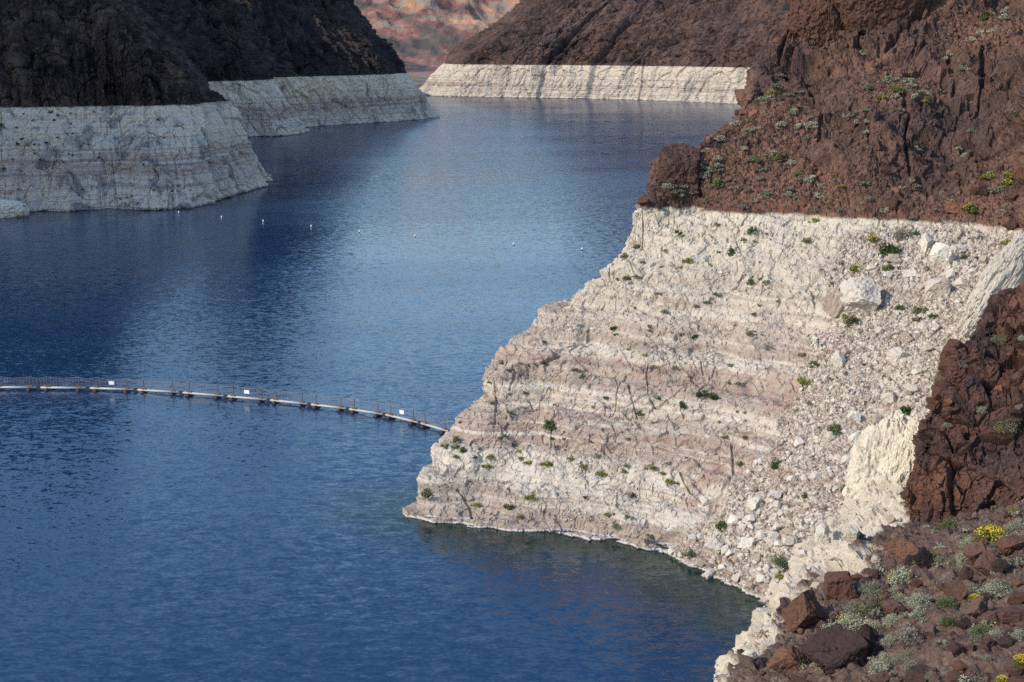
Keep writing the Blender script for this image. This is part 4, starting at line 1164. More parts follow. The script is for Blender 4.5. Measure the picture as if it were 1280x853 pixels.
# singled-out shrubs: px, py, r, kind, label
SH_NAMED = [(878,490,7,'d','dark green round bush, left of the touching pair midway up the white cliff'),
 (891.5,494.5,7,'d','dark green round bush, right of the touching pair midway up the white cliff'),
 (853,505,6.3,'d','dark green round bush standing alone just below left of the touching pair'),
 (689,529,9.5,'g','large twiggy green shrub on the pink ledge near the left edge of the white cliff'),
 (970,578,9.5,'g','large feathery green shrub right of the big pink rock face on the white cliff'),
 (752,588,7.5,'l','yellow green shrub, largest on the low ledge above the waterline'),
 (684,576,7.5,'l','rounded yellow green shrub on the low ledge near the left end of the white cliff'),
 (838,599,6.5,'l','yellow green shrub just left of the big pink rock face'),
 (1092.5,296,8,'y','yellow flowered shrub at the top edge of the white rubble, left of the dark bush'),
 (1111,310,12,'d','large dark green bush at the top of the white boulder field'),
 (1261,301,9,'l','bright yellow green shrub at the right end of the white boulder field'),
 (1188,251,9,'l','yellow green shrub on the brown slope just left of the yellow flowered one'),
 (1212,258,9.5,'y','yellow flowered shrub on the brown slope just above the white band'),
 (1258,227,8,'y','yellow flowered shrub on the brown slope at far right, above the other yellow ones'),
 (1240,215,8,'l','yellow green shrub at the left end of the yellow patch on the brown slope'),
 (1259,213,9,'l','yellow green sprawling shrub at the upper right of the yellow patch on the brown slope'),
 (1229,219,6,'l','small yellow green shrub at the lower left of the yellow patch on the brown slope'),
 (1244,233,9,'k','grey green shrub beneath the yellow patch on the brown slope'),
 (1147,184,6,'s','pale blue grey shrub alone on the dark grey rock of the upper slope'),
 (1234,18,9,'o','olive round bush near the top right corner'),
 (1021,272,6,'l','yellow shrub on the line between the brown slope and the white band'),
 (1004,473,10,'l','wide yellow green shrub at the left edge of the boulder field'),
 (1131.5,512.5,9,'d','dark green bush in the boulder field right beside the brown crag'),
 (977,700,12,'g','tall dark green shrub in the boulders above the cove'),
 (1240,665,22,'y','big bright yellow flowered bush at the foot of the brown crag'),
 (1187,654,13,'o','round olive bush at the foot of the brown crag'),
 (1215,677,13,'s','pale sage bush just left of the big yellow flowered bush'),
 (1062,775,20,'q','wide sage bush dotted with yellow between the dark boulders of the near slope'),
 (1000,815,18,'w','tall olive grassy bush beside the big dark boulder at lower right'),
 (1227,787,13,'g','dark green shrub among brown stones at lower right'),
 (1190,820,18,'w','tall olive shrub, right one of two at the bottom of the near slope'),
 (1137,820,17,'w','tall olive shrub, left one of two at the bottom of the near slope'),
 (1045,695,6,'k','small grey green shrub on the white rocks of the near hill'),
 (1248,423,10,'w','olive shrub high on the brown crag'),
 (1260,530,14,'w','wide olive shrub in a hollow of the brown crag'),
 (1267,637,10,'l','yellow green shrub at the right foot of the brown crag')]
# ------------------------------------------------------------------ boulders: px, py of the base centre, width px, height px
PALE = [(1075,397,56,42,'largest pale boulder, in the middle of the white boulder field'),(1043,405,26,48,'long tilted pale slab leaning left of the largest boulder'),
 (1159,320,21,27,'upright pale boulder, left one of the big pair near the top of the boulder field'),(1178,338,30,33,'pale block, right one of the big pair near the top of the boulder field'),(1199,319,18,14,None),(1172,378,33,30,'square pale boulder right of the largest one'),
 (1117,330,22,12,None),(1138,348,22,12,None),(1189,352,12,15,None),(1048,461,15,21,'tall white boulder at the left side of the boulder field'),(1122,457,24,21,'white wedge shaped boulder left of the brown crag'),(1113,507,21,17,'pale angular boulder left of the dark bush by the crag'),
 (1147,469,13,9,None),(1143,493,11,11,None),(1068,530,16,17,'pale boulder with a reddish top above the cove'),(1096,532,11,15,None),(1070,557,18,17,None),(1038,553,12,14,None),(1134,430,17,15,None),(1058,445,12,9,None),
 (945,640,17,17,'squarish pale boulder at the top of the rock heap over the cove'),(969,626,17,12,None),(972,638,11,11,None),(933,692,21,20,'largest grey boulder of the heap above the cove waterline'),(894,693,22,19,'broad pale boulder close to the waterline'),(908,696,12,14,None),
 (875,675,9,9,None),(953,678,13,11,'pinkish boulder in the heap above the cove'),(968,677,15,11,None),(992,686,18,15,'grey boulder in the cove left of the white spur'),(1028,682,17,26,'tall grey boulder behind the white spur of the near hill'),
 (932,727,18,14,None),(938,738,12,8,None),(885,727,17,13,'pale boulder standing in the water at the foot of the heap'),(903,716,13,11,None),(920,708,13,11,None),(947,706,13,12,None),(960,716,14,11,None),(952,730,13,10,None),(1005,700,13,12,None),(1010,640,14,13,None),(1020,600,13,11,None),
 (1000,560,13,12,None),(990,605,12,11,None),(1060,580,14,12,None),(1085,505,12,10,None),(1100,420,13,10,None),(1160,440,14,10,None),(1170,415,12,10,None),(1200,360,13,11,None),(1215,345,12,10,None),(1230,330,12,10,None),(1240,310,12,9,None),(1220,300,12,10,None),(1200,296,11,9,None),(1150,365,12,10,None),(1110,350,13,10,None),(1090,340,12,9,None)]
NEARPALE = [(1067,679,22,20,'round pale boulder under the tall cream outcrop'),(1057,698,19,11,'flat white boulder on the near white spur'),(1048,710,13,10,None),(1086,690,12,10,None),(1100,672,13,12,None),(1112,655,12,10,None),(950,800,20,18,'blocky white rock on the lower white spur'),(958,775,14,14,None),(962,815,16,14,None),(940,828,15,13,None),(1095,705,11,9,None),(1030,728,12,10,None),(1020,738,12,10,None)]
BROWN = [(1004,796,50,56,'red_rock','dark topped rust red block at the edge of the near slope'),(1053,758,42,40,'dark_rock','dark red angular block right of the rust red one'),(1045,848,80,54,'dark_rock','biggest dark brown boulder at the bottom of the near slope'),
 (985,848,40,36,'red_rock','red brown ledge rock beside the white spur at the bottom'),(1003,868,30,22,'dark_rock','dark boulder at the bottom edge left of the biggest one'),(1082,825,26,40,'dark_rock','dark upright boulder right of the biggest one'),(1128,700,46,22,'red_rock','long red brown slab at the foot of the crag beside the white rocks'),
 (1238,726,33,34,'brown_stone','square purple brown block under the big yellow bush'),(1224,708,34,30,'brown_stone','brown block behind the square purple one'),(1197,757,26,32,'brown_stone','pointed red brown boulder in the middle of the near slope'),(1268,694,38,22,'red_rock','flat red boulder at the right edge below the yellow bush'),
 (1223,775,27,26,'brown_stone','rounded brown boulder below the small yellow shrub'),(1120,770,28,17,'brown_stone','flat brown rock between grey shrubs on the near slope'),(1240,784,24,20,'brown_stone',None),(1206,790,24,16,'brown_stone',None),(1268,782,38,24,'brown_stone','broad brown boulder at the right edge of the near slope'),
 (1272,762,22,22,'dark_rock',None),(1158,712,26,24,'dark_rock',None),(1140,708,20,14,'dark_rock',None),(1090,805,20,22,'brown_stone',None),(1208,730,18,22,'dark_rock',None),(1252,716,20,16,'dark_rock',None),(1165,800,18,14,'brown_stone',None),(1110,742,14,12,'brown_stone',None),(1145,735,16,10,'red_rock',None),
 (1175,705,18,12,'brown_stone',None),(1180,740,14,10,'red_rock',None),(1233,752,14,10,'brown_stone',None),(1262,812,24,14,'brown_stone',None),(1238,812,20,14,'brown_stone',None),(1215,818,18,12,'brown_stone',None),(1270,850,26,14,'brown_stone',None),(1150,858,40,20,'dark_rock',None),(1105,860,34,20,'brown_stone',None),(1195,858,22,14,'red_rock',None),(1240,842,20,12,'brown_stone',None)]
def zone_of(px, py):
    if px < 260: return None
    return None

def where_white(px, py):
    ring = 262 + (px - 800) * 0.055
    if py < ring + 62: v = 'on the cream top of the white cliff'
    elif py < 400: v = 'on the upper white cliff'
    elif py < 470: v = 'on the pink ledges of the white cliff'
    elif py < 540: v = 'on the middle ledges of the white cliff'
    elif py < 610: v = 'on the low ledge above the waterline'
    else: v = 'on white rock near the waterline'
    lo, hi = {0: (760, 1000)}.get(0)
    edge = 514 + max(0, (640 - py)) * 0.72
    t = (px - edge) / 330.0
    return v + (', at its left end' if t < 0.25 else ', left of its middle' if t < 0.5 else ', right of its middle' if t < 0.8 else ', at its right end')
def where_cove(px, py):
    v = 'near the top of the boulder field' if py < 345 else 'in the upper boulder field' if py < 420 else 'in the middle of the boulder field' if py < 540 else 'in the boulders above the cove' if py < 650 else 'in the rock heap by the waterline'
    h = ', toward its left side' if px < 1030 - (py - 300) * 0.1 + 30 else ', toward its right side' if px > 1160 - (py - 300) * 0.3 else ''
    return v + h
def where_upper(px, py):
    if py < 60: v = 'at the top of the brown slope'
    elif py < 130: v = 'on the upper brown slope'
    elif py < 190: v = 'halfway up the brown slope'
    elif py < 235: v = 'on the lower brown slope'
    else: v = 'on brown rubble above the white band'
    h = ', by its left edge' if px < 905 else ', left of its middle' if px < 985 else ', in its middle' if px < 1090 else ', right of its middle' if px < 1190 else ', near its right edge'
    return v + h
def where_near(px, py):
    v = 'beside the crag on the near slope' if py < 705 else 'on the stony near slope' if py < 780 else 'at the bottom of the near slope'
    h = ', by the white rocks' if px < 1100 else ', in its middle' if px < 1200 else ', toward the right edge'
    return v + h
def size_word(r, a, b): return 'tiny' if r < a else 'small' if r < b else 'medium'

def put_shrub(px, py, r, kind, label, group, hi):
    g = ground_at(px, py + r * 0.55)
    if g is None: return
    p, n, dep = g
    shrub(p, r * dep / FPX, kind, label, group, hi)

SMALL = []
_r = np.random.default_rng(123)
for _ in range(44):                                      # the sage tufts between the stones of the near slope
    qx, qy = _r.uniform(1070, 1280), _r.uniform(690, 853)
    if qy > 905 - (qx - 960) * 0.75 and all((qx - t[0]) ** 2 + (qy - t[1]) ** 2 > 170 for t in SH_NEAR) and all((qx - t[0]) ** 2 + (qy - t[1] + t[3] / 2) ** 2 > (t[2] * 0.6) ** 2 for t in BROWN):
        SH_NEAR.append((qx, qy, _r.uniform(6.5, 11), 'sksskt'[_r.integers(0, 6)]))
_all = sorted([x[2] for x in SH_WHITE + SH_COVE + SH_UPPER + SH_NEAR + SH_CRAG], reverse=True)
R_MIN = _all[min(len(_all) - 1, 298 - len(SH_NAMED))]
for px, py, r, k, lab in SH_NAMED:
    put_shrub(px, py, r * 1.15, k, lab, 'desert shrubs', r >= 8.5 and py > 380 and px > 960 and not (1000 < px < 1140 and py < 520))
for lst, wf, grp, hi, a, b in ((SH_WHITE, where_white, 'shrubs on the white cliff', False, 3.6, 5.0), (SH_COVE, where_cove, 'shrubs in the boulder field', False, 4.3, 6.0),
                               (SH_UPPER, where_upper, 'shrubs on the brown slope', False, 4.5, 6.0), (SH_NEAR, where_near, 'shrubs on the near slope', True, 8.5, 12)):
    for px, py, r, k in lst:
        if r <= R_MIN:
            SMALL.append((px, py, r, k)); continue
        put_shrub(px, py, r * (1.22 if not hi else 1.32), k, f'{size_word(r, a, b)} {KINDS[k][2]} shrub {wf(px, py)}', grp, hi)
for px, py, r, k in SH_CRAG:
    put_shrub(px, py, r, k, f'{KINDS[k][2]} shrub clinging to the brown crag' + (', at its left edge' if px < 1190 else ', on its face' if px < 1240 else ', near the right edge'), 'shrubs on the crag', True)
SMALL += SH_LEFT

# a thin scrub of small tufts nobody could count
def scrub(name, pts, rad, kinds, seed, n_leaf=60, leaf=0.5):
    r = np.random.default_rng(seed)
    VV, FF, TT = [], [], []
    base = 0
    src = []
    me0 = foliage_mesh('tuft', n_leaf, leaf, 'dome', 5, 'leaf_grey', 6 if n_leaf < 100 else 12)
    v0 = np.zeros(len(me0.vertices) * 3, F32); me0.vertices.foreach_get('co', v0); v0 = v0.reshape(-1, 3)
    bpy.data.meshes.remove(me0)
    n = len(pts); a = r.uniform(0, 6.28, n)
    c, s = np.cos(a)[:, None], np.sin(a)[:, None]
    x = (v0[None, :, 0] * c - v0[None, :, 1] * s) * rad[:, None]; y = (v0[None, :, 0] * s + v0[None, :, 1] * c) * rad[:, None]; z = v0[None, :, 2] * rad[:, None]
    V = np.stack([x + pts[:, 0:1], y + pts[:, 1:2], z + pts[:, 2:3]], -1).reshape(-1, 3)
    me = raw_mesh(name, V, np.arange(len(V)).reshape(-1, 4))
    attr(me, 'tint', np.repeat(r.random(n), len(v0)))
    o = link(name, me, M[kinds]); o['kind'] = 'stuff'

for kind in sorted({x[3] for x in SMALL}):
    gs = [(ground_at(px, py + r * 0.5), r) for px, py, r, k in SMALL if k == kind]
    gs = [(g, r) for g, r in gs if g is not None]
    scrub('small_scrub', np.array([g[0] for g, r in gs]), np.array([r * g[2] / FPX * 1.05 for g, r in gs]), 'leaf_' + KINDS[kind][0], 40 + ord(kind), 150, 0.32)

# ---- boulders
def put_stone(name, px, py, wpx, hpx, mat, label, group, big=None, depth=0.9, sink=0.2, yaw=None, i=None):
    g = ground_at(px, py - hpx * 0.15)
    if g is None: return
    p, n, dep = g
    wm, hm = wpx * dep / FPX, hpx * dep / FPX
    return place_stone(name, p + np.array([0, wm * 0.25, 0]), (wm * 1.08, wm * depth, hm * 1.1), mat, label, 'boulder', group, sink, yaw, i, 0.2, big)

n_pale = 0
for k, (px, py, w_, h_, lab) in enumerate(PALE):
    put_stone('boulder', px, py, w_, h_, 'pale_stone', lab or f'big pale boulder {where_cove(px, py)}', 'boulders of the white boulder field', True if w_ > 40 else (False if w_ > 14 else None), yaw=random.uniform(-0.5, 0.5))
    n_pale += 1
for px, py, w_, h_, lab in NEARPALE:
    put_stone('boulder', px, py, w_, h_, 'cream_rock', lab or 'small white rock lying on the white spur of the near hill', 'white rocks on the near spur', False, yaw=random.uniform(-0.5, 0.5))
for px, py, w_, h_, mat, lab in BROWN:
    put_stone('boulder', px, py, w_, h_, mat, lab or f'brown boulder {where_near(px, py)}', 'brown boulders on the near slope', True if w_ > 40 else False, 0.8, 0.22, yaw=random.uniform(-0.6, 0.6))
put_stone('boulder', 1254, 497, 20, 19, 'orange_rock', 'bright orange block stuck on the face of the brown crag', 'boulders of the crag', False)
put_stone('boulder', 1186, 507, 12, 8, 'orange_rock', 'small orange brown stone on the left face of the crag', 'boulders of the crag', False)
put_stone('boulder', 1273, 520, 14, 14, 'brown_stone', 'upright brown stone on the right side of the crag', 'boulders of the crag', False)
# rocks on the brown slope above the white band
for px, py, w_, h_, lab in ((1120, 264, 20, 16, 'square red block resting just above the white band'), (1227, 250, 26, 20, 'large red brown block beside the yellow patch of shrubs'), (806, 260, 18, 14, 'small dark red boulder perched at the left end of the white band'),
                            (1192, 268, 22, 14, 'flat dark red rock under the yellow green shrub'), (1275, 222, 14, 14, 'orange red rock at the right edge above the yellow shrubs'), (1107, 220, 16, 14, 'dark round rock on the lower brown slope'), (1268, 255, 18, 16, 'red block near the right edge above the white band'),
                            (944, 150, 16, 12, 'red rock near the left skyline of the brown slope'), (930, 146, 14, 10, 'brown rock at the left skyline of the brown slope'), (1264, 288, 16, 14, 'red rock fallen at the right end of the white boulder field')):
    put_stone('boulder', px, py, w_, h_, 'red_rock', lab, 'red blocks on the brown slope', False, yaw=random.uniform(-0.5, 0.5))
# the large rounded crags of the upper slope
def crag(px, py, dy, wpx, hpx, dpt, mat, label, seed, tilt=(0, 0, 0), cat='rock outcrop', cuts=7, block=False):
    c = D(px, py, dy); dep = project(c)[2]
    v, f = stone_shape(6, seed, cuts, 0.04, 0.70, 0.95, block)
    fa, fe = facet(v * 4.2 + seed, seed + 3); fb, fe2 = facet(v * 9.0, seed + 4)
    nn = v / np.linalg.norm(v, axis=1, keepdims=True)
    fa = fa * (1.6 if mat in ('cream_rock', 'pale_stone') else 1.0); fb = fb * (1.5 if mat in ('cream_rock', 'pale_stone') else 1.0)
    v = v + nn * (fa * 0.06 + fb * 0.028 - 0.06 * sstep(0.05, 0, fe) - 0.025 * sstep(0.05, 0, fe2) + fbm(v * 12, 3, seed) * 0.014)[:, None]
    me = raw_mesh('rock_outcrop', v, f); me.materials.append(M[mat])
    o = link('rock_outcrop', me)
    o.location = c; o.rotation_euler = tilt
    o.scale = (wpx * dep / FPX / 1.8, dpt / 1.8, hpx * dep / FPX / 1.8)
    tag(o, label, cat)
    return o
g = ground_at(848, 225)
crag(850, 216, g[0][1] + 2.5, 62, 80, 9, 'dark_rock', 'dark rounded outcrop at the left skyline above the white cliff', 301, (0, 0.35, 0.3), 'rock outcrop', 10, True)
g = ground_at(1095, 35)
crag(1098, -6, g[0][1] + 4.2, 122, 120, 9.5, 'red_rock', 'huge rounded brown boulder with a shadowed under edge at the top', 302, (0, 0.35, 0.2))
g = ground_at(1020, 50)
crag(1022, 12, g[0][1] + 4.0, 74, 116, 11, 'red_rock', 'tall brown crag left of the huge rounded boulder', 303, (0, -0.12, 0))
# cream outcrop on the near spur and the white rib beyond
crag(1106, 600, 113.0, 84, 150, 5.0, 'cream_rock', 'tall smooth cream outcrop beside the left edge of the brown crag', 304, (0.0, 0.16, 0.15))
crag(1140, 570, 112.0, 36, 86, 4.0, 'cream_rock', 'narrow cream outcrop wedged against the brown crag', 305, (0.0, 0.1, 0.0))
a, b = D(1312, 298, 222), D(1232, 412, 196)
o = crag(1258, 350, 212, 70, 66, 12, 'tan_rock', 'cream rock rib at the right edge behind the brown crag', 306)
ax = Vector(a - b); o.rotation_euler = ax.to_track_quat('X', 'Z').to_euler(); o.scale = (ax.length / 1.75, 3.3, 3.6)
# the small pale rock in the water at the far left
o = crag(6, 264, P(6, 272, 0)[1] + 6, 52, 26, 14, 'pale_stone', 'low pale rock rising from the water at the left edge', 307, cuts=9)

# ---- stones lying everywhere on the white rubble
def scatter(V, mask, n, seed):
    r = np.random.default_rng(seed)
    du = np.linalg.norm(np.gradient(V, axis=0), axis=-1); dv = np.linalg.norm(np.gradient(V, axis=1), axis=-1)
    wgt = np.clip(mask, 0, None) * du * dv
    wgt = wgt.ravel() / wgt.sum()
    idx = r.choice(wgt.size, n, p=wgt)
    return V.reshape(-1, 3)[idx] + r.normal(size=(n, 3)) * 0.12
pA = project(VA)
zA = VA[..., 2]
hidden = (pA[0] < 480) | (pA[0] > 1420) | (pA[1] < -60)
mW = np.where(hidden | (zA > RING - 0.7) | (zA < 0.3), 0, sstep(0.35, 0.8, TALA))
clear = np.ones_like(mW)
for px, py, w_, h_, lab in PALE:
    if w_ > 18:
        clear *= 1 - 0.9 * np.exp(-(((pA[0] - px) / (w_ * 0.5)) ** 2 + ((pA[1] - py + h_ * 0.5) / (h_ * 0.5)) ** 2))
mW *= clear
low = np.exp(-(((pA[0] - 940) / 75) ** 2 + ((pA[1] - 680) / 55) ** 2))
ptsb = np.concatenate([scatter(VA, mW * (0.25 + low * 3.0), 75, 5), scatter(VA, mW, 45, 6)])
for q in ptsb:
    px, py, dep = project(q)
    lw = math.exp(-(((px - 940) / 80) ** 2 + ((py - 680) / 60) ** 2))
    s = random.uniform(0.75, 1.25) * (1.0 + 0.75 * lw)
    place_stone('boulder', q, (s * random.uniform(0.9, 1.3), s, s * random.uniform(0.6, 0.95)), 'pale_stone', f'loose pale boulder {where_cove(float(px), float(py))}', 'boulder', 'loose boulders of the white boulder field', 0.25, None, None, 0.5)
pts = scatter(VA, mW * (0.35 + 0.65 * sstep(-0.3, 0.3, fbm(VA / 6.0, 3, 9))), 13000, 7)
qx, qy, _d = project(pts)
sz = np.clip(np.random.default_rng(8).lognormal(-1.25, 0.62, len(pts)) * (1 + 0.7 * np.exp(-(((qx - 940) / 90) ** 2 + ((qy - 680) / 70) ** 2))), 0.12, 1.15)
stone_field('loose_stones', pts, sz, 'pale_stone', 9)
mF = np.where(hidden | (zA > RING - 1) | (zA < 0.4), 0, np.clip(1 - TALA, 0, 1)) * sstep(-0.05, 0.35, fbm(VA / 3.5, 3, 19)) * (0.35 + sstep(22, 34, zA))
pts = scatter(VA, mF, 3600, 17)
sz = np.clip(np.random.default_rng(18).lognormal(-1.45, 0.45, len(pts)), 0.10, 0.6)
stone_field('ledge_stones', pts, sz, 'pale_stone', 19)
mU = np.where(hidden | (zA < RING + 0.4), 0, np.clip(TALA, 0.05, 1))
pts = scatter(VA, mU, 3600, 27)
sz = np.clip(np.random.default_rng(28).lognormal(-0.62, 0.6, len(pts)), 0.2, 2.1)
stone_field('brown_rubble', pts, sz, 'red_rock', 29)
pts = scatter(VA, np.where(hidden | (zA < RING + 0.3), 0, np.clip(TALA * 1.3 - 0.1, 0.03, 1)), 800, 37)
scrub('dry_scrub', pts, np.random.default_rng(3).uniform(0.22, 0.5, len(pts)), 'leaf_grey', 31)
pB = project(VB)
mB = np.where((SB < 0.2) | (VB[..., 1] > 100), 0, 1.0) * sstep(-0.4, 0.2, fbm(VB / 3.0, 3, 39))
pts = scatter(VB, mB, 5200, 47)
sz = np.clip(np.random.default_rng(48).lognormal(-1.75, 0.55, len(pts)), 0.06, 0.6)
stone_field('near_rubble', pts, sz, 'brown_stone', 49)
pts = scatter(VB, np.where((SB > -0.2) | (SB < -7.5), 0, 1.0) * sstep(-0.35, 0.25, fbm(VB / 2.0, 3, 58)), 2600, 57)
sz = np.clip(np.random.default_rng(58).lognormal(-1.45, 0.6, len(pts)), 0.07, 0.9)
stone_field('white_rubble', pts, sz, 'pale_stone', 59)
ptsn = scatter(VB, np.where((pB[0] > 980) & (pB[0] < 1300) & (pB[1] < 880) & (pB[1] > 640) & (SB > 1.0), 1.0, 0), 55, 67)
for q in ptsn:
    px, py, dep = project(q)
    s = random.uniform(0.35, 0.8)
    place_stone('boulder', q, (s * random.uniform(0.9, 1.4), s, s * random.uniform(0.5, 0.8)), random.choice(['brown_stone', 'brown_stone', 'dark_rock', 'red_rock']), f'small brown rock {where_near(float(px), float(py))}', 'boulder', 'small brown rocks on the near slope', 0.25, None, None, 0.4)
pts = scatter(VB, np.where((SB < 0.5) | (VB[..., 1] > 100), 0, 1.0), 420, 77)
scrub('ground_scrub', pts, np.random.default_rng(4).uniform(0.12, 0.36, len(pts)), 'leaf_grey', 32)

pts = scatter(VB, np.where((SB < 0.8) | (VB[..., 1] > 96), 0, 1.0) * sstep(-0.1, 0.3, fbm(VB / 2.5, 3, 88)), 420, 87)
scrub('sage_scrub', pts, np.random.default_rng(6).uniform(0.15, 0.36, len(pts)), 'leaf_sage', 33, 150, 0.3)

# ------------------------------------------------------------------ the floating barrier
class MB:
    def __init__(self): self.v, self.f = [], []
    def tube(self, pts, rad, seg=6):
        pts = [np.array(p, float) for p in pts]
        b = len(self.v)
        for i, p in enumerate(pts):
            t = pts[min(i + 1, len(pts) - 1)] - pts[max(i - 1, 0)]; t /= np.linalg.norm(t)
            s = np.cross(t, [0, 0, 1.0]) if abs(t[2]) < 0.9 else np.cross(t, [1.0, 0, 0])
            s /= np.linalg.norm(s); u = np.cross(s, t)
            for j in range(seg):
                a = 2 * math.pi * j / seg
                self.v.append(p + (s * math.cos(a) + u * math.sin(a)) * rad)
        for i in range(len(pts) - 1):
            for j in range(seg):
                self.f.append((b + i * seg + j, b + i * seg + (j + 1) % seg, b + (i + 1) * seg + (j + 1) % seg, b + (i + 1) * seg + j))
        self.f.append(tuple(b + j for j in range(seg))[::-1]); self.f.append(tuple(b + (len(pts) - 1) * seg + j for j in range(seg)))
        return self
    def box(self, c, x, y, z, hx, hy, hz):
        b = len(self.v)
        for k in range(8):
            self.v.append(np.array(c) + np.array(x) * hx * (1 if k & 1 else -1) + np.array(y) * hy * (1 if k & 2 else -1) + np.array(z) * hz * (1 if k & 4 else -1))
        for q in ((0, 2, 3, 1), (4, 5, 7, 6), (0, 1, 5, 4), (2, 6, 7, 3), (0, 4, 6, 2), (1, 3, 7, 5)): self.f.append(tuple(b + i for i in q))
        return self
    def lathe(self, prof, c, seg=12):
        b = len(self.v); n = len(prof)
        for r, z in prof:
            for j in range(seg):
                a = 2 * math.pi * j / seg
                self.v.append(np.array(c) + np.array([r * math.cos(a), r * math.sin(a), z]))
        for i in range(n - 1):
            for j in range(seg):
                self.f.append((b + i * seg + j, b + i * seg + (j + 1) % seg, b + (i + 1) * seg + (j + 1) % seg, b + (i + 1) * seg + j))
        self.f.append(tuple(b + j for j in range(seg))[::-1]); self.f.append(tuple(b + (n - 1) * seg + j for j in range(seg)))
        return self
    def build(self, name, mat, parent=None, smooth=False):
        me = bpy.data.meshes.new(name); me.from_pydata([tuple(p) for p in self.v], [], self.f); me.update()
        me.polygons.foreach_set('use_smooth', np.full(len(me.polygons), smooth))
        return link(name, me, mat, parent)

JOINTS = [(-80, 487.6), (-12, 487.2), (48.5, 487.5), (110.5, 488.2), (170, 490.3), (227, 493.8), (282.5, 498.5), (336, 503.2), (387, 508.6), (435, 514.4), (481, 521.5), (525, 532.0), (563, 543.5), (600, 556)]
JP = [P(a, b, 0.0) for a, b in JOINTS]
root = bpy.data.objects.new('floating_barrier', None); COL.objects.link(root)
root.location = JP[6]
tag(root, 'long floating barrier of pale pipes with a netting fence across the lake', 'floating barrier')
off = np.array(JP[6])
SIGN_AT = {3: 0.5, 6: 0.50, 10: 0.5}
for i in range(len(JP) - 1):
    a, b = JP[i] - off, JP[i + 1] - off
    t = (b - a); Ls = np.linalg.norm(t); t = t / Ls
    nrm = np.array([t[1], -t[0], 0.0]); z = np.array([0, 0, 1.0])
    sec = MB().tube([a + t * 0.35 + z * 0.55, b - t * 0.35 + z * 0.55], 0.25, 10).build('boom_pipe', M['pipe'], root, True)
    cp = MB().box(b + z * 0.5, t, nrm, z, 0.42, 0.26, 0.42).build('coupling', M['float'], sec)
    tops = []
    for fr in (0.18, 0.82):
        c = a + (b - a) * fr
        MB().tube([c - nrm * 1.1 + z * 0.0, c - nrm * 0.85 + z * 0.02, c + nrm * 0.85 + z * 0.02, c + nrm * 1.1 + z * 0.0], 0.52, 10).build('pontoon', M['float'], sec, True)
        MB().box(c + z * 0.92, t, nrm, z, 0.55, 0.3, 0.12).build('bracket', M['rust'], sec)
        tilt = nrm * random.uniform(-0.12, 0.12) + t * random.uniform(-0.05, 0.05)
        top = c + z * 3.0 + tilt
        MB().tube([c + z * 0.8, top], 0.10, 6).build('post', M['post'], sec)
        tops.append((c, top))
    # netting: sagging lines and drop lines between neighbouring posts
    net = MB()
    (c0, t0), (c1, t1) = tops
    spans = [(c0, t0, c1, t1)]
    if i < len(JP) - 2:
        a2, b2 = JP[i + 1] - off, JP[i + 2] - off
        cn = a2 + (b2 - a2) * 0.18
        spans.append((c1, t1, cn, cn + z * 3.0))
    for (p0, q0, p1, q1) in spans:
        for k in range(7):
            f = k / 6.0
            u0 = p0 + z * 0.95 + (q0 - p0 - z * 0.95) * f; u1 = p1 + z * 0.95 + (q1 - p1 - z * 0.95) * f
            line = [u0 + (u1 - u0) * s - z * 0.30 * f * math.sin(math.pi * s) + z * 0.04 * math.sin(9 * s + i + k) for s in np.linspace(0, 1, 9)]
            net.tube(line, 0.034 if k == 6 else 0.020, 4)
        nd = max(2, int(np.linalg.norm(p1 - p0) / 0.7))
        for s in np.linspace(0, 1, nd + 1)[1:-1]:
            lo = p0 + (p1 - p0) * s + z * 0.92
            hi_ = q0 + (q1 - q0) * s - z * 0.30 * math.sin(math.pi * s)
            net.tube([lo, hi_], 0.016, 3)
    net.build('netting', M['wire'], sec)
    if i in SIGN_AT:
        c = (tops[0][0] + tops[1][0]) / 2 + z * 1.95 - nrm * 0.0
        fc = nrm if nrm[1] < 0 else -nrm
        MB().box(c + fc * 0.10, t, fc, z, 0.62, 0.03, 0.40).build('sign', M['white'], sec)

# ------------------------------------------------------------------ buoys and a boat
BUOYS = [(223.5, 266.5, 'white buoy at the foot of the left cliff'), (277, 272.5, 'white buoy, first one out from the left cliff corner'), (329, 277.5, 'white buoy, third from the left in the row across the lake'),
         (389, 284, 'white buoy, fourth from the left in the row across the lake'), (449, 290.5, 'white buoy, fifth from the left in the row across the lake'), (519, 296, 'white buoy, sixth from the left in mid lake'),
         (642, 306.5, 'white buoy, second from the right in the row across the lake'), (727.5, 312.5, 'white buoy nearest the right cliff')]
bm0 = MB().lathe([(0.02, -0.5), (0.55, -0.45), (0.66, 0.0), (0.66, 0.12), (0.55, 0.16)], (0, 0, 0), 14)
bm1 = MB().lathe([(0.55, 0.16), (0.62, 0.2), (0.62, 1.0), (0.50, 1.25), (0.20, 1.55), (0.17, 1.95), (0.02, 2.0)], (0, 0, 0), 14)
b0 = bm0.build('float_collar', M['darkhull'], None, True); b1 = bm1.build('buoy_body', M['white'], None, True)
for i, (px, py, lab) in enumerate(BUOYS):
    r = bpy.data.objects.new('buoy', None); COL.objects.link(r)
    r.location = P(px, py, 0.05); r.scale = (0.52, 0.52, 0.52)
    for src in (b0, b1):
        c = src if i == 0 else src.copy()
        if i: COL.objects.link(c)
        c.parent = r
    tag(r, lab, 'buoy', 'white buoys across the lake')
r = bpy.data.objects.new('small_boat', None); COL.objects.link(r)
r.location = P(757, 192, 0.0); r.rotation_euler = (0, 0, 0.15)
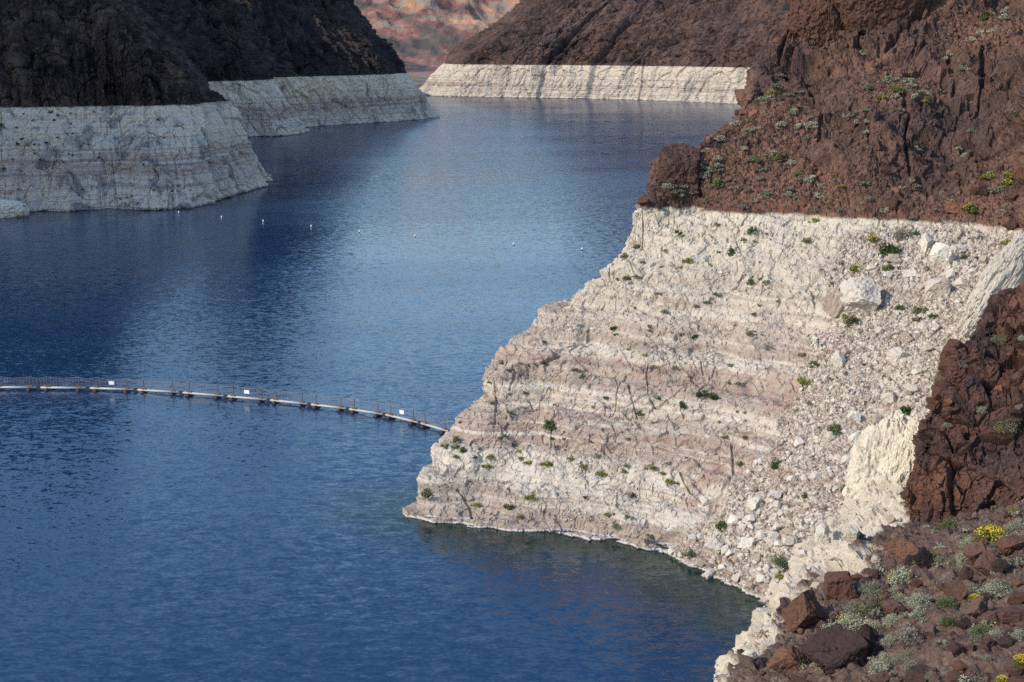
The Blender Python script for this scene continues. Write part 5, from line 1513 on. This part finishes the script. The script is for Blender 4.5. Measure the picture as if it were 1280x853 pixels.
def hull():
    m = MB()
    xs = [-2.6, -2.5, -1.2, 0.4, 1.7, 2.5, 2.95]; ws = [0.85, 0.95, 1.05, 1.05, 0.85, 0.42, 0.03]; sh = [0.55, 0.55, 0.52, 0.55, 0.65, 0.8, 0.92]
    sec = [(-1, 1), (-0.86, 0.35), (-0.45, -0.25), (0, -0.32), (0.45, -0.25), (0.86, 0.35), (1, 1), (0.86, 0.96), (0.7, 0.18), (-0.7, 0.18), (-0.86, 0.96)]
    for x, w_, h in zip(xs, ws, sh):
        for a, b in sec: m.v.append(np.array([x, a * w_, b * h if b > 0 else b]))
    n = len(sec)
    for i in range(len(xs) - 1):
        for j in range(n): m.f.append((i * n + j, (i + 1) * n + j, (i + 1) * n + (j + 1) % n, i * n + (j + 1) % n))
    m.f.append(tuple(range(n))); m.f.append(tuple((len(xs) - 1) * n + j for j in range(n))[::-1])
    return m
hull().build('hull', M['tanboat'], r)
X, Yv, Zv = np.eye(3)
for sx in (-1.4, 0.2): MB().box((sx, 0, 0.42), X, Yv, Zv, 0.22, 0.80, 0.04).build('seat', M['tanboat'], r)
MB().box((-2.75, 0, 0.55), X, Yv, Zv, 0.16, 0.18, 0.34).build('outboard_motor', M['darkhull'], r)
tag(r, 'small tan open boat alone far out on the lake', 'boat')

# ------------------------------------------------------------------ light, sky, camera
sun_dir = Vector((-0.86, -0.51, 0.0)).normalized()
SUN_EL = math.radians(33)
sd = Vector((sun_dir.x * math.cos(SUN_EL), sun_dir.y * math.cos(SUN_EL), math.sin(SUN_EL)))
L = bpy.data.lights.new('sun', 'SUN')
L.energy = 2.45; L.angle = math.radians(0.6); L.color = (1.0, 0.885, 0.715)
so = bpy.data.objects.new('sun', L); COL.objects.link(so)
so.rotation_euler = sd.to_track_quat('Z', 'Y').to_euler()
so.location = (-200, -100, 400)

w = bpy.data.worlds.new('World'); scene.world = w
w.use_nodes = True
wt = w.node_tree
bg = wt.nodes['Background']
sky = wt.nodes.new('ShaderNodeTexSky'); sky.sky_type = 'NISHITA'
sky.sun_disc = False
sky.sun_elevation = SUN_EL
sky.sun_rotation = math.atan2(sd.x, sd.y)
sky.air_density = 1.3; sky.dust_density = 0.4; sky.ozone_density = 4.5
wt.links.new(sky.outputs[0], bg.inputs[0])
bg.inputs[1].default_value = 0.15

cam = bpy.data.cameras.new('camera')
cam.sensor_width = 36.0; cam.lens = FPX / W * 36.0
cam.clip_start = 1.0; cam.clip_end = 20000
co = bpy.data.objects.new('camera', cam); COL.objects.link(co)
co.location = (0, 0, CAMZ)
co.rotation_euler = (math.pi / 2 - PITCH, 0, 0)
scene.camera = co

scene.view_settings.view_transform = 'Standard'
scene.view_settings.look = 'None'
scene.view_settings.exposure = 0.72
scene.view_settings.gamma = 1.0
scene.view_settings.use_curve_mapping = False
cy = scene.cycles
cy.max_bounces = 6; cy.diffuse_bounces = 3; cy.glossy_bounces = 3; cy.transmission_bounces = 2; cy.volume_bounces = 0
cy.use_denoising = False
cy.use_adaptive_sampling = True; cy.adaptive_threshold = 0.01
POOL.shutdown()
